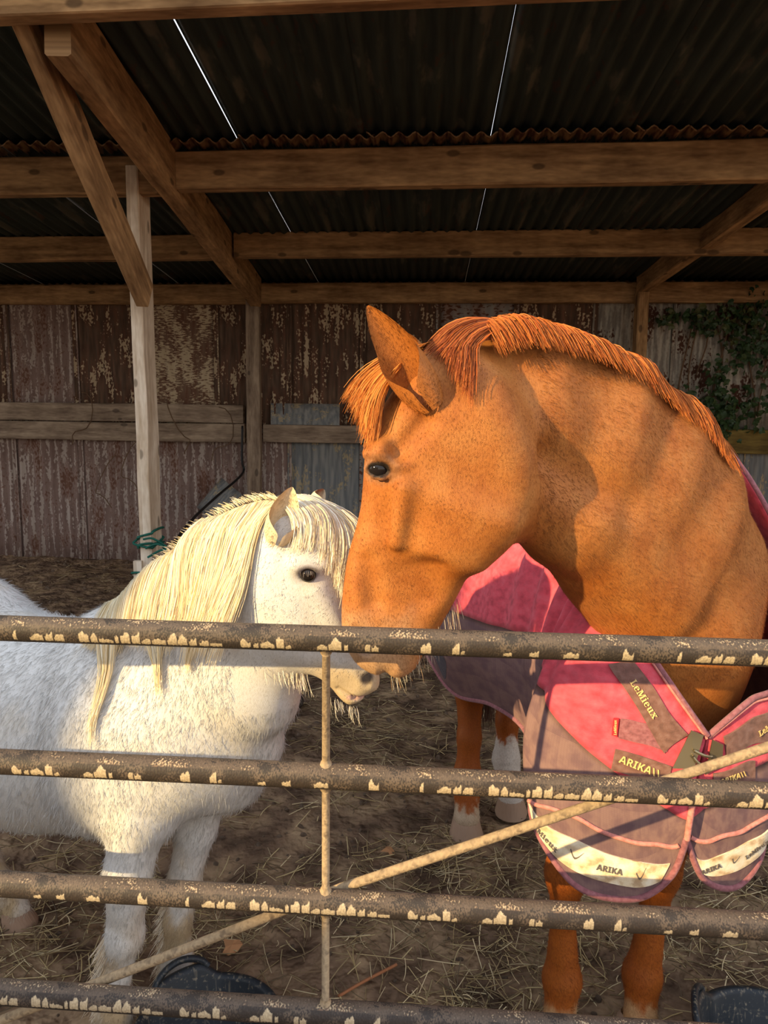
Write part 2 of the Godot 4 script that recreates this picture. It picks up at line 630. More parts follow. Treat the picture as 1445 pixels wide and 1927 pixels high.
func wall_back() -> void:
	var w := Node3D.new()
	w.name = "wall_back"
	add_child(w)
	tag(w, "back wall of rusty corrugated iron sheets between timber rails", "", "", "structure")
	w.position = V(0, 0, 6.5)
	w.rotation.y = -atan(0.1)
	var kinds_up := {-6: "rust", -5: "worn", -4: "rust", -3: "peel", -2: "rust", -1: "rust", 0: "rust", 1: "blotched", 2: "rust", 3: "pale", 4: "pale", 5: "pale"}
	var kinds_low := {-6: "worn", -5: "worn", -4: "worn", -3: "worn", -2: "worn", -1: "galvanised", 0: "blotched", 1: "worn", 2: "worn", 3: "galvanised", 4: "galvanised", 5: "galvanised"}
	var cover := 0.655
	var meshes := []
	for k in 3:
		meshes.append([sheet_mesh(0.70, 1.16, 300 + k), sheet_mesh(0.70, 1.38, 320 + k)])
	for k in range(-9, 9):
		for row in 2:
			var kinds: Dictionary = [kinds_low, kinds_up][row]
			var kind: String = kinds.get(k, "worn" if row == 0 else "rust")
			var set_: Array = M[kind]
			var o := put("iron_sheet", meshes[posmod(k * 5 + row, 3)][1 - row if false else (1 if row == 0 else 0)], set_[posmod(k * 3 + row, set_.size())], w)
			o.position = Vector3(-0.88 + (k + 1) * cover, -0.03 if row == 0 else 1.33, (0.0 if posmod(k, 2) else 0.006) + (0.012 if row else 0.0))
			o.rotation.z = rng.randf_range(-0.004, 0.004)
	# patch sheets set in the upper right bay and under the rail
	var patch := put("iron_sheet", sheet_mesh(0.62, 0.34, 401), M.galvanised[0], w)
	patch.position = Vector3(-1.02, 1.2, 0.03)
	# rails nailed across the wall, standing proud of it
	for a in [[-6.0, -1.26, 1.435, 0.16, 0], [-6.0, -1.25, 1.265, 0.165, 1], [-1.08, 2.0, 1.275, 0.155, 2], [2.12, 5.6, 1.27, 0.2, 3]]:
		var mat: Material = M.grey_wood if a[4] < 3 else M.mossy_wood
		var o := put("wall_rail", timber(Vector3(a[0], a[2], 0.055), Vector3(a[1], a[2] + 0.006, 0.055), 0.05, a[3], Vector3.UP, 0.003, a[4] + 50), mat, w)
		if a[4] == 3:
			o.set_meta("label", "greenish rail under the ivy")
	# backing so that no light comes through the laps
	var back := BoxMesh.new()
	back.size = Vector3(12.5, 2.9, 0.02)
	put("backing_board", back, M.old_wood, w, Vector3(0, 1.42, -0.04))

# ==================================================================== roof
func roof_h(x: float, d: float) -> float:
	var s := d + 0.1 * x
	if s < 3.87:
		return 2.79 + (3.87 - s) * 0.108
	return 2.79 - (s - 3.87) * 0.083

func roof() -> void:
	var c := Node3D.new()
	c.name = "ceiling"
	add_child(c)
	tag(c, "dark corrugated iron roof seen from below, sloping down to the back", "", "", "structure")
	# two tiers; the near one laps over the far one above the second purlin
	for tier in 2:
		var d0: float = [2.15, 3.74][tier]
		var d1: float = [3.98, 6.75][tier]
		var lift: float = [0.034, 0.012][tier]
		var mesh_set := []
		for k in 2:
			mesh_set.append(sheet_mesh(0.672 if k else 0.6317, d1 - d0, 500 + k + tier * 9, 0.004 + 0.004 * tier, 0.0125))
		for k in range(-9, 8):
			var x0 := -0.22 + k * 0.632 + (0.11 if tier else 0.0)
			var a := V(x0, 0, d0 - 0.1 * x0)
			var b := V(x0 - 0.035 * (d1 - d0), 0, d1 - 0.1 * x0)
			a.y = roof_h(a.x, -a.z) + lift + (0.002 if posmod(k, 2) else 0.0)
			b.y = roof_h(b.x, -b.z) + lift + (0.002 if posmod(k, 2) else 0.0)
			b.x = x0 + tan(deg_to_rad(3.0)) * (d1 - d0)
			var ylong := (b - a).normalized()
			var xwide := Vector3(1, 0, 0.1).normalized()
			var nrm := xwide.cross(ylong).normalized()
			xwide = ylong.cross(nrm).normalized()
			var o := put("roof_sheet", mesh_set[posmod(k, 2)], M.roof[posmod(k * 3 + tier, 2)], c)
			o.transform = Transform3D(Basis(xwide, ylong, nrm), a)

# ==================================================================== timbers
func beam(called: String, label: String, a: Vector3, b: Vector3, wide: float, deep: float, mat: String, seed_: int, up := Vector3.UP, group := "") -> MeshInstance3D:
	var at := a
	var o := put(called, timber(Vector3.ZERO, b - a, wide, deep, up, 0.004, seed_), M[mat], self, at)
	tag(o, label, "post" if called.ends_with("post") else "beam", group)
	return o

func timbers() -> void:
	# purlins, level, each a little further off on the left; tops touch the roof iron
	beam("roof_purlin", "front purlin along the roof edge, above the top of the knee brace", V(-5.0, 2.86, 3.03), V(3.4, 2.86, 2.19), 0.07, 0.17, "old_wood", 1)
	beam("roof_purlin", "thick second purlin under the lapped roof sheets, right of the rafter by the pale post", V(-1.085, 2.695, 3.98), V(3.6, 2.695, 3.51), 0.075, 0.185, "old_wood", 2)
	beam("roof_purlin", "thick second purlin under the lapped roof sheets, left of the pale post", V(-5.0, 2.695, 4.37), V(-1.185, 2.68, 3.99), 0.075, 0.185, "old_wood", 3)
	beam("roof_purlin", "third purlin between the second one and the wall plate, right of the rafter", V(-1.06, 2.615, 5.305), V(5.2, 2.605, 4.68), 0.075, 0.165, "old_wood", 4)
	beam("roof_purlin", "third purlin between the second one and the wall plate, left of the rafter", V(-5.4, 2.60, 5.74), V(-1.165, 2.605, 5.32), 0.075, 0.165, "old_wood", 5)
	beam("wall_plate", "wall plate along the top of the corrugated wall, left of the back post", V(-6.0, 2.47, 7.0), V(-1.13, 2.47, 6.52), 0.08, 0.165, "old_wood", 6)
	beam("wall_plate", "wall plate along the top of the corrugated wall, between the two back posts", V(-1.12, 2.475, 6.52), V(2.05, 2.475, 6.2), 0.08, 0.165, "old_wood", 7)
	beam("wall_plate", "wall plate above the ivy, right of the rafter", V(2.06, 2.475, 6.2), V(5.4, 2.475, 5.87), 0.08, 0.165, "old_wood", 8)
	# rafters run front to back
	beam("rafter", "rafter running back from above the pale post", V(-1.145, 2.815, 2.72), V(-1.115, 2.47, 6.42), 0.09, 0.25, "old_wood", 10)
	beam("rafter", "rafter coming down to the back post beside the ivy", V(2.09, 2.89, 2.4), V(2.07, 2.55, 6.15), 0.09, 0.19, "old_wood", 11)
	beam("rafter", "rafter at the open left end of the shelter", V(-4.7, 2.80, 2.7), V(-4.7, 2.50, 6.9), 0.1, 0.2, "old_wood", 12)
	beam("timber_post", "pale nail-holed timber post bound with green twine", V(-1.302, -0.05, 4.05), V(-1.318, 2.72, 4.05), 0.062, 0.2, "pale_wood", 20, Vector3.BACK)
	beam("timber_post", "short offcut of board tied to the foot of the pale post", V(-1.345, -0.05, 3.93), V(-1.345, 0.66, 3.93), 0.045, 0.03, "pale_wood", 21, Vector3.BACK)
	beam("timber_post", "brown back post against the wall behind the white pony", V(-1.145, 0.0, 6.44), V(-1.145, 2.42, 6.44), 0.115, 0.1, "grey_wood", 22, Vector3.BACK)
	beam("timber_post", "dark back post against the wall beside the ivy", V(2.065, 0.0, 6.1), V(2.065, 2.46, 6.1), 0.09, 0.1, "old_wood", 23, Vector3.BACK)
	beam("knee_brace", "long knee brace slanting from the front purlin to the pale post", V(-1.262, 2.86, 2.71), V(-1.238, 2.06, 3.86), 0.062, 0.15, "old_wood", 24)
	# right end wall closes the shelter
	var wr := Node3D.new()
	wr.name = "wall_right"
	add_child(wr)
	tag(wr, "right end wall of corrugated iron", "", "", "structure")
	var sm := sheet_mesh(0.70, 2.6, 610)
	for k in 7:
		var o := put("iron_sheet", sm, M.worn[k % 2], wr)
		o.position = V(4.6, 0, 2.3 + k * 0.655)
		o.rotation.y = PI / 2
		o.scale.x = 1.0

# ==================================================================== gate
func gate() -> void:
	var g := thing("field_gate", "weathered tubular steel field gate with dried splashes on its bars", "gate", V(0, 0, 1.15))
	g.rotation.y = -atan(0.063)
	for k in 5:
		var h: float = [1.127, 0.888, 0.657, 0.443, 0.245][k]
		var pts := []
		for i in 25:
			pts.append(Vector3(-1.75 + i * 3.5 / 24, 0, 0))
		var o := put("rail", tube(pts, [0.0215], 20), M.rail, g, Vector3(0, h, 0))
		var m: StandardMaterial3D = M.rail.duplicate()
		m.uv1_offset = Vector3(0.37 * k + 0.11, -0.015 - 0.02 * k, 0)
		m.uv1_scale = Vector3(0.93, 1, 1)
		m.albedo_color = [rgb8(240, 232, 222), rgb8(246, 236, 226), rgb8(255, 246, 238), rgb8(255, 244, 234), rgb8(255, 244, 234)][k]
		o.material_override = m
	put("upright", tube([Vector3(-0.092, 1.127, 0.0), Vector3(-0.092, 0.45, 0.0)], [0.0068, 0.0068], 12), M.bar, g)
	for k in 4:
		var hh: float = [1.127, 0.888, 0.657, 0.443][k]
		for s in [-1, 1]:
			if (k == 0 and s == 1) or (k == 3 and s == -1):
				continue
			var y: float = hh + s * 0.0215
			put("weld", tube([Vector3(-0.092, y - s * 0.004, 0), Vector3(-0.092, y + s * 0.003, 0), Vector3(-0.092, y + s * 0.007, 0)], [0.0115, 0.0095, 0.0068], 10), M.bar, g)
	put("diagonal_stay", tube([Vector3(-1.1, 0.17, -0.031), Vector3(-0.604, 0.405, -0.031), Vector3(-0.07, 0.662, -0.031), Vector3(0.346, 0.836, -0.031), Vector3(0.64, 0.958, -0.031), Vector3(1.0, 1.10, -0.031)], [0.0085], 12), M.bar, g)
	# hanging posts outside the picture carry the gate
	for s in [-1, 1]:
		var o := put("timber_post", timber(Vector3.ZERO, Vector3(0, 1.42, 0), 0.15, 0.15, Vector3.BACK, 0.004, 70 + s), M.grey_wood, self, V(1.84 * s, -0.05, 1.15 - 0.063 * 1.84 * s))
		tag(o, "thick gate post at the hinge end of the field gate" if s < 0 else "thick gate post at the latch end of the field gate", "post")

# ==================================================================== animal bodies: a smooth union of tapered elliptical limbs, meshed as surface nets
class Limb:
	var a: Vector3
	var ab: Vector3
	var il2: float
	var up: Vector3
	var lat: Vector3
	var ax: Vector3
	var h0: float
	var h1: float
	var w0: float
	var w1: float
	var k: float
	var cut := false
	func dist(p: Vector3) -> float:
		var v := p - a
		var t := clampf(v.dot(ab) * il2, 0.0, 1.0)
		v -= ab * t
		var h := h0 + (h1 - h0) * t
		var w := w0 + (w1 - w0) * t
		var m := minf(h, w)
		var l := v.dot(lat) / w
		var u := v.dot(up) / h
		var f := v.dot(ax) / m
		return (sqrt(l * l + u * u + f * f) - 1.0) * m

class Slab:
	# a head: the side outline, thickened by a width that varies over it, all its edges rounded
	var o: Vector3
	var ex: Vector3
	var ey: Vector3
	var ez: Vector3
	var lo: Vector2
	var cell := 0.005
	var nx: int
	var ny: int
	var d2 := PackedFloat32Array()
	var th := PackedFloat32Array()
	var k := 0.03
	var cut := false
	func setup(outline: PackedVector2Array, widths: Array) -> void:
		var hi := outline[0]
		lo = outline[0]
		for q in outline:
			lo = lo.min(q)
			hi = hi.max(q)
		lo -= Vector2(0.09, 0.09)
		hi += Vector2(0.09, 0.09)
		nx = int((hi.x - lo.x) / cell) + 1
		ny = int((hi.y - lo.y) / cell) + 1
		d2.resize(nx * ny)
		th.resize(nx * ny)
		var n := outline.size()
		for j in ny:
			for i in nx:
				var p := lo + Vector2(i, j) * cell
				var best := 1e9
				var s := 1.0
				for e in n:
					var q := outline[e]
					var r := outline[(e + 1) % n]
					var g := r - q
					var w := p - q
					var b := w - g * clampf(w.dot(g) / maxf(g.dot(g), 1e-12), 0.0, 1.0)
					best = minf(best, b.dot(b))
					if (q.y > p.y) != (r.y > p.y) and p.x < (r.x - q.x) * (p.y - q.y) / (r.y - q.y) + q.x:
						s = -s
				d2[j * nx + i] = s * sqrt(best)
				var sum := 0.0
				var tot := 0.0
				for c in widths:
					var g: float = exp(-p.distance_squared_to(c[0]) / (2.0 * c[2] * c[2])) + 1e-9
					sum += g
					tot += g * c[1]
				th[j * nx + i] = tot / sum
	func pick(arr: PackedFloat32Array, x: float, y: float) -> float:
		var i := int(x)
		var j := int(y)
		var fx := x - i
		var fy := y - j
		var q := j * nx + i
		return (arr[q] * (1.0 - fx) + arr[q + 1] * fx) * (1.0 - fy) + (arr[q + nx] * (1.0 - fx) + arr[q + nx + 1] * fx) * fy
	func dist(p: Vector3) -> float:
		var v := p - o
		var x := (v.dot(ex) - lo.x) / cell
		var y := (v.dot(ey) - lo.y) / cell
		var z := absf(v.dot(ez))
		var cx := clampf(x, 0.0, nx - 1.01)
		var cy := clampf(y, 0.0, ny - 1.01)
		var out := (absf(x - cx) + absf(y - cy)) * cell * 0.7
		var d := pick(d2, cx, cy) + out
		var t := pick(th, cx, cy)
		var r := t * 0.93
		var a := d + r
		var b := z - (t - r)
		return minf(maxf(a, b), 0.0) + sqrt(maxf(a, 0.0) * maxf(a, 0.0) + maxf(b, 0.0) * maxf(b, 0.0)) - r

class Body:
	var prims: Array = []
	var verts := PackedVector3Array()
	var norms := PackedVector3Array()
	var cols := PackedColorArray()
	var idx := PackedInt32Array()
	var paint: Callable
	var jobs: Array = []
	var results: Array = []
	func limb(a: Vector3, b: Vector3, ha: float, hb: float, wa: float, wb: float, up: Vector3, k := 0.03, cut := false) -> void:
		var l := Limb.new()
		l.a = a
		l.ab = b - a
		if l.ab.length() < 0.0005:
			l.ab = Vector3(0, 0.0005, 0) if absf(up.y) < 0.7 else Vector3(0.0005, 0, 0)
		l.il2 = 1.0 / l.ab.length_squared()
		l.ax = l.ab.normalized()
		l.lat = l.ax.cross(up).normalized()
		l.up = l.lat.cross(l.ax).normalized()
		l.h0 = ha
		l.h1 = hb
		l.w0 = wa
		l.w1 = wb
		l.k = k
		l.cut = cut
		prims.append(l)
	func chain(pts: Array, hs: Array, ws: Array, up: Vector3, k := 0.03) -> void:
		for i in pts.size() - 1:
			limb(pts[i], pts[i + 1], hs[i], hs[i + 1], ws[i], ws[i + 1], up, k)
	func at(p: Vector3, list: Array) -> float:
		var d := 1e9
		for q in list:
			var e: float = q.dist(p)
			var k: float = q.k
			if q.cut:
				var x := maxf(k - absf(d + e), 0.0) / k
				d = maxf(d, -e) + x * x * k * 0.25
			elif d > 1e8:
				d = e
			else:
				var x := maxf(k - absf(d - e), 0.0) / k
				d = minf(d, e) - x * x * k * 0.25
		return d
	func dist(p: Vector3) -> float:
		return at(p, prims)
	func grad(p: Vector3, e := 0.004) -> Vector3:
		var d := dist(p)
		return Vector3(dist(p + Vector3(e, 0, 0)) - d, dist(p + Vector3(0, e, 0)) - d, dist(p + Vector3(0, 0, e)) - d).normalized()
	func region(lo: Vector3, hi: Vector3, c: float) -> void:
		var n := Vector3i(ceil((hi.x - lo.x) / (c * 6)), ceil((hi.y - lo.y) / (c * 6)), ceil((hi.z - lo.z) / (c * 6)))
		for z in n.z:
			for y in n.y:
				for x in n.x:
					jobs.append([lo + Vector3(x, y, z) * c * 6.0, c])
	func mesh() -> void:
		results.resize(jobs.size())
		var g := WorkerThreadPool.add_group_task(block, jobs.size(), -1, true)
		WorkerThreadPool.wait_for_group_task_completion(g)
		for r in results:
			if r == null:
				continue
			var b := verts.size()
			verts.append_array(r[0])
			norms.append_array(r[1])
			cols.append_array(r[2])
			for i in r[3]:
				idx.append(b + i)
	func block(job: int) -> void:
		var lo: Vector3 = jobs[job][0]
		var c: float = jobs[job][1]
		var mid := lo + Vector3.ONE * c * 3.5
		var reach := c * 7.0 * 0.87
		# the primitives that matter here
		var ds := []
		var least := 1e9
		for q in prims:
			var e: float = q.dist(mid)
			ds.append(e)
			if not q.cut:
				least = minf(least, e)
		if least > reach + 0.03:
			return
		var list := []
		for i in prims.size():
			if ds[i] < maxf(least, -0.02) + 2.0 * reach + 0.06 and ds[i] < reach + 0.12:
				list.append(prims[i])
		if absf(at(mid, list)) > reach + 0.02:
			return
		var n := 8
		var s := PackedFloat32Array()
		s.resize(n * n * n)
		var k := 0
		for z in n:
			for y in n:
				for x in n:
					s[k] = at(lo + Vector3(x, y, z) * c, list)
					k += 1
		var cell := PackedInt32Array()
		cell.resize(343)
		cell.fill(-1)
		var vs := PackedVector3Array()
		var ns := PackedVector3Array()
		var cs := PackedColorArray()
		var ix := PackedInt32Array()
		var offs := [0, 1, 8, 9, 64, 65, 72, 73]
		var ea := [0, 2, 4, 6, 0, 1, 4, 5, 0, 1, 2, 3]
		var eb := [1, 3, 5, 7, 2, 3, 6, 7, 4, 5, 6, 7]
		for z in 7:
			for y in 7:
				for x in 7:
					var b: int = z * 64 + y * 8 + x
					var inside := 0
					for o in offs:
						if s[b + o] < 0.0:
							inside += 1
					if inside == 0 or inside == 8:
						continue
					var sum := Vector3.ZERO
					var cnt := 0
					for e in 12:
						var i0: int = ea[e]
						var i1: int = eb[e]
						var v0 := s[b + offs[i0]]
						var v1 := s[b + offs[i1]]
						if (v0 < 0.0) == (v1 < 0.0):
							continue
						var t := v0 / (v0 - v1)
						var p0 := Vector3(i0 & 1, (i0 >> 1) & 1, i0 >> 2)
						var p1 := Vector3(i1 & 1, (i1 >> 1) & 1, i1 >> 2)
						sum += p0.lerp(p1, t)
						cnt += 1
					var p := lo + (Vector3(x, y, z) + sum / cnt) * c
					var e2 := c * 0.5
					var d := at(p, list)
					var g := Vector3(at(p + Vector3(e2, 0, 0), list) - d, at(p + Vector3(0, e2, 0), list) - d, at(p + Vector3(0, 0, e2), list) - d)
					var gl := maxf(g.length(), 1e-9)
					p -= g / gl * clampf(d / (gl / e2), -c * 0.4, c * 0.4)
					cell[z * 49 + y * 7 + x] = vs.size()
					vs.append(p)
					ns.append(g / gl)
					cs.append(paint.call(p, g / gl))
		if vs.is_empty():
			return
		# quads round the crossed edges of this block's 6 x 6 x 6 cells
		var step := [1, 8, 64]
		var cstep := [1, 7, 49]
		for z in range(0, 7):
			for y in range(0, 7):
				for x in range(0, 7):
					var b: int = z * 64 + y * 8 + x
					var v0 := s[b]
					var ci: int = z * 49 + y * 7 + x
					for axis in 3:
						var pos := [x, y, z]
						if pos[axis] > 5:
							continue
						var a1 := (axis + 1) % 3
						var a2 := (axis + 2) % 3
						if pos[a1] < 1 or pos[a2] < 1:
							continue
						var v1 := s[b + step[axis]]
						if (v0 < 0.0) == (v1 < 0.0):
							continue
						var q0 := cell[ci]
						var q1 := cell[ci - cstep[a1]]
						var q2 := cell[ci - cstep[a1] - cstep[a2]]
						var q3 := cell[ci - cstep[a2]]
						if v0 < 0.0:
							ix.append_array([q0, q2, q1, q0, q3, q2])
						else:
							ix.append_array([q0, q1, q2, q0, q2, q3])
		results[job] = [vs, ns, cs, ix]

	func add(p: Vector3, n: Vector3, c: Color) -> int:
		verts.append(p)
		norms.append(n)
		cols.append(c)
		return verts.size() - 1
	func commit() -> ArrayMesh:
		var arr := []
		arr.resize(Mesh.ARRAY_MAX)
		arr[Mesh.ARRAY_VERTEX] = verts
		arr[Mesh.ARRAY_NORMAL] = norms
		arr[Mesh.ARRAY_COLOR] = cols
		arr[Mesh.ARRAY_INDEX] = idx
		var m := ArrayMesh.new()
		m.add_surface_from_arrays(Mesh.PRIMITIVE_TRIANGLES, arr)
		return m
	# An ear: a leaf rolled into an open trumpet. base, tip; open = the way the hollow faces; wide = half width
	func ear(base: Vector3, tip: Vector3, open: Vector3, wide: float, skin: Color, curl := 1.0) -> void:
		var ax := (tip - base).normalized()
		var side := ax.cross(open).normalized()
		var fr := side.cross(ax).normalized()
		var length := base.distance_to(tip)
		var nu := 22
		var nv := 20
		for layer in 2:
			var first := verts.size()
			for i in nu + 1:
				var t := float(i) / nu
				var w := wide * pow(maxf(sin(PI * pow(lerpf(0.10, 1.0, t), 0.80)), 0.0), 0.75) + 0.002
				var arc := lerpf(3.0, 1.15, smoothstep(0.22, 0.68, t)) * curl
				for j in nv + 1:
					var f := (float(j) / nv * 2.0 - 1.0)
					var g := f * arc
					var rad := w / maxf(sin(minf(arc, PI / 2)), 0.2)
					var bend := side * sin(t * 2.6) * 0.0
					var p := base + ax * (length * t) + side * (sin(g) * rad) - fr * (cos(g) * rad - rad * 0.5) + bend
					p += fr * (0.10 * length * t * t)
					var out := (side * sin(g) - fr * cos(g)).normalized()
					var rim := 1.0 - pow(absf(f), 6.0)
					p += out * (0.0 if layer == 0 else -0.005 * rim * minf(1.0, (1.0 - t) * 6.0))
					var c := skin
					add(p, out if layer == 0 else -out, c)
			for i in nu:
				for j in nv:
					var a := first + i * (nv + 1) + j
					var b := a + nv + 1
					if layer == 0:
						idx.append_array([a, b + 1, b, a, a + 1, b + 1])
					else:
						idx.append_array([a, b, b + 1, a, b + 1, a + 1])

# ==================================================================== hair
# Guides are polylines of equal length; strands are scattered between neighbouring guides.
func hair(guides: Array, count: int, width: float, colors: Array, spread: float, seed_: int, len_min := 0.75, clumps := 0.5, lift := Vector3(0, 0, 0.012)) -> ArrayMesh:
	var r := RandomNumberGenerator.new()
	r.seed = seed_
	var vs := PackedVector3Array()
	var ns := PackedVector3Array()
	var cs := PackedColorArray()
	var ix := PackedInt32Array()
	var m: int = guides[0].size()
	var n_clump := maxi(int(guides.size() * 7), 8)
	var clump_off := []
	for i in n_clump + 2:
		clump_off.append(Vector3(r.randfn(), r.randfn() * 0.5, r.randfn()) * spread)
	for s in count:
		var f := r.randf() * (guides.size() - 1)
		var g := mini(int(f), guides.size() - 2)
		var t := f - g
		var ck := int(f / (guides.size() - 1) * n_clump)
		var fc := (ck + 0.5) / n_clump * (guides.size() - 1)
		var gc := mini(int(fc), guides.size() - 2)
		var tc := fc - gc
		var jit := Vector3(r.randfn(), r.randfn() * 0.4, r.randfn()) * spread
		var stay := r.randf_range(len_min, 1.0)
		var c: Color = colors[r.randi() % colors.size()]
		c = c * r.randf_range(0.85, 1.12)
		c.a = 1.0
		var w := width * r.randf_range(0.6, 1.2)
		var up := r.randf()
		var ph := r.randf() * TAU
		var prev := Vector3.ZERO
		for k in m:
			var u := float(k) / (m - 1) * stay
			var fu := u * (m - 1)
			var ku := mini(int(fu), m - 2)
			var tu := fu - ku
			var pa: Vector3 = (guides[g][ku] as Vector3).lerp(guides[g][ku + 1], tu)
			var pb: Vector3 = (guides[g + 1][ku] as Vector3).lerp(guides[g + 1][ku + 1], tu)
			var p := pa.lerp(pb, t)
			var ca: Vector3 = (guides[gc][ku] as Vector3).lerp(guides[gc][ku + 1], tu)
			var cb: Vector3 = (guides[gc + 1][ku] as Vector3).lerp(guides[gc + 1][ku + 1], tu)
			var pc: Vector3 = ca.lerp(cb, tc) + clump_off[ck] * u
			p = p.lerp(pc, clumps * smoothstep(0.1, 1.0, u))
			p += jit * (0.35 + 0.65 * u) + lift * up * minf(1.0, u * 3.0 + 0.3)
			p += Vector3(sin(ph + u * 5.0), 0, cos(ph * 1.7 + u * 4.0)) * spread * 0.35 * u
			var dir := (p - prev) if k else (pb - pa + Vector3(0, -0.001, 0))
			prev = p
			var face := (Vector3(0, 0, 1) + Vector3(cos(ph), 0.2, sin(ph)) * 0.75).normalized()
			var sd := dir.cross(face).normalized() * (w * (1.0 - 0.8 * u * u))
			var nn := (face + sd.normalized() * r.randf_range(-0.2, 0.2)).normalized()
			var b := vs.size()
			vs.append(p - sd)
			vs.append(p + sd)
			ns.append((nn - sd.normalized() * 0.7).normalized())
			ns.append((nn + sd.normalized() * 0.7).normalized())
			cs.append(c)
			cs.append(c)
			if k:
				ix.append_array([b - 2, b, b + 1, b - 2, b + 1, b - 1])
	var arr := []
	arr.resize(Mesh.ARRAY_MAX)
	arr[Mesh.ARRAY_VERTEX] = vs
	arr[Mesh.ARRAY_NORMAL] = ns
	arr[Mesh.ARRAY_COLOR] = cs
	arr[Mesh.ARRAY_INDEX] = ix
	var am := ArrayMesh.new()
	am.add_surface_from_arrays(Mesh.PRIMITIVE_TRIANGLES, arr)
	return am

# The short coat: hairs standing on the skin, combed along flow(p, n)
func coat(body: Body, count: int, length: float, thick: float, flow: Callable, tone: Callable, seed_: int) -> MultiMesh:
	var r := RandomNumberGenerator.new()
	r.seed = seed_
	var st := st_new()
	for k in 2:
		var a := 0.5 * k
		var b := 0.5 * (k + 1)
		var wa := 0.5 * (1.0 - a * a * 0.8)
		var wb := 0.5 * (1.0 - b * b * 0.99)
		quad(st, Vector3(-wa, a, 0.22 * a * a), Vector3(wa, a, 0.22 * a * a), Vector3(wb, b, 0.22 * b * b), Vector3(-wb, b, 0.22 * b * b))
	st.generate_normals()
	var mm := MultiMesh.new()
	mm.transform_format = MultiMesh.TRANSFORM_3D
	mm.use_colors = true
	mm.mesh = st.commit()
	mm.instance_count = count
	var tris := body.idx.size() / 3
	var made := 0
	var acc := 0.0
	# area-weighted: rejection by triangle area
	var amax := 0.0
	for i in 400:
		var t := r.randi() % tris
		amax = maxf(amax, tri_area(body, t))
	while made < count:
		var t := r.randi() % tris
		if r.randf() * amax > tri_area(body, t):
			continue
		var i0 := body.idx[t * 3]
		var i1 := body.idx[t * 3 + 1]
		var i2 := body.idx[t * 3 + 2]
		var u := r.randf()
		var v := r.randf() * (1.0 - u)
		var p := body.verts[i0] * (1.0 - u - v) + body.verts[i1] * u + body.verts[i2] * v
		var n := body.norms[i0]
		var fl: Vector3 = flow.call(p, n)
		var l := length * fl.length() * r.randf_range(0.6, 1.25)
		if l <= 0.0 or n.z < -0.45:
			continue
		var dir := (fl.normalized() - n * fl.normalized().dot(n)).normalized()
		dir = (dir + Vector3(r.randfn(), r.randfn(), r.randfn()) * 0.22 + n * r.randf_range(0.18, 0.5)).normalized()
		var sd := dir.cross(n).normalized()
		var nn := sd.cross(dir).normalized()
		mm.set_instance_transform(made, Transform3D(Basis(sd * thick, dir * l, -nn * l), p - n * 0.001))
		var c: Color = tone.call(p, body.cols[i0])
		c = c * r.randf_range(0.82, 1.15)
		c.a = 1.0
		mm.set_instance_color(made, c)
		made += 1
	return mm

func tri_area(body: Body, t: int) -> float:
	var a := body.verts[body.idx[t * 3]]
	return (body.verts[body.idx[t * 3 + 1]] - a).cross(body.verts[body.idx[t * 3 + 2]] - a).length()

# ==================================================================== the white pony
func coat_material(rough := 0.65) -> StandardMaterial3D:
	var m := plain(Color.WHITE, rough)
	m.vertex_color_use_as_albedo = true
	m.metallic_specular = 0.3
	m.albedo_texture = M.fur
	m.uv1_triplanar = true
	m.uv1_scale = Vector3(9, 4, 9)
	with_relief(m, M.grain, 0.07)
	return m

func hair_material(rough := 0.5) -> StandardMaterial3D:
	var m := plain(Color.WHITE, rough)
	m.vertex_color_use_as_albedo = true
	m.metallic_specular = 0.35
	m.backlight_enabled = true
	m.backlight = Color(0.35, 0.3, 0.22)
	return m

func hoof(at: Vector3, facing: Vector3, s: float) -> ArrayMesh:
	# a hoof: a slanting cone, wider at the ground, its wall leaning forward
	var f := facing * s
	return tube([at, at + Vector3(0, 0.012 * s, 0), at + Vector3(0, 0.05 * s, 0) - f * 0.018, at + Vector3(0, 0.075 * s, 0) - f * 0.03, at + Vector3(0, 0.082 * s, 0) - f * 0.032], [0.062 * s, 0.064 * s, 0.052 * s, 0.045 * s, 0.036 * s], 18)

func outline(pts: Array) -> PackedVector2Array:
	var loop := pts.duplicate()
	var out := PackedVector2Array()
	var n := loop.size()
	for i in n:
		for s in 3:
			var t := s / 3.0
			var p0: Vector2 = loop[posmod(i - 1, n)]
			var p1: Vector2 = loop[i]
			var p2: Vector2 = loop[(i + 1) % n]
			var p3: Vector2 = loop[(i + 2) % n]
			out.append(p1 + (p2 - p0) * (0.5 * t) + (p0 * 2.0 - p1 * 5.0 + p2 * 4.0 - p3) * (0.5 * t * t) + (p1 * 3.0 - p0 - p2 * 3.0 + p3) * (0.5 * t * t * t))
	return out

# pushes a hair guide out of the body, keeping some clearance
func settle(body: Body, guide: Array, gap: float) -> Array:
	var out := []
	for k in guide.size():
		var p: Vector3 = guide[k]
		for i in 3:
			var d := body.dist(p)
			if d < gap:
				p += body.grad(p) * (gap - d)
		out.append(p)
	return out

func set_mesh(parent: Node3D, called: String, mesh: Mesh, mat: Material) -> MeshInstance3D:
	var o := put(called, mesh, mat, parent)
	o.position = -parent.position
	return o

func set_coat(parent: Node3D, called: String, mm: MultiMesh, mat: Material) -> void:
	var o := MultiMeshInstance3D.new()
	o.name = called
	o.multimesh = mm
	o.material_override = mat
	parent.add_child(o, true)
	o.position = -parent.position
	o.set_meta("kind", "stuff")

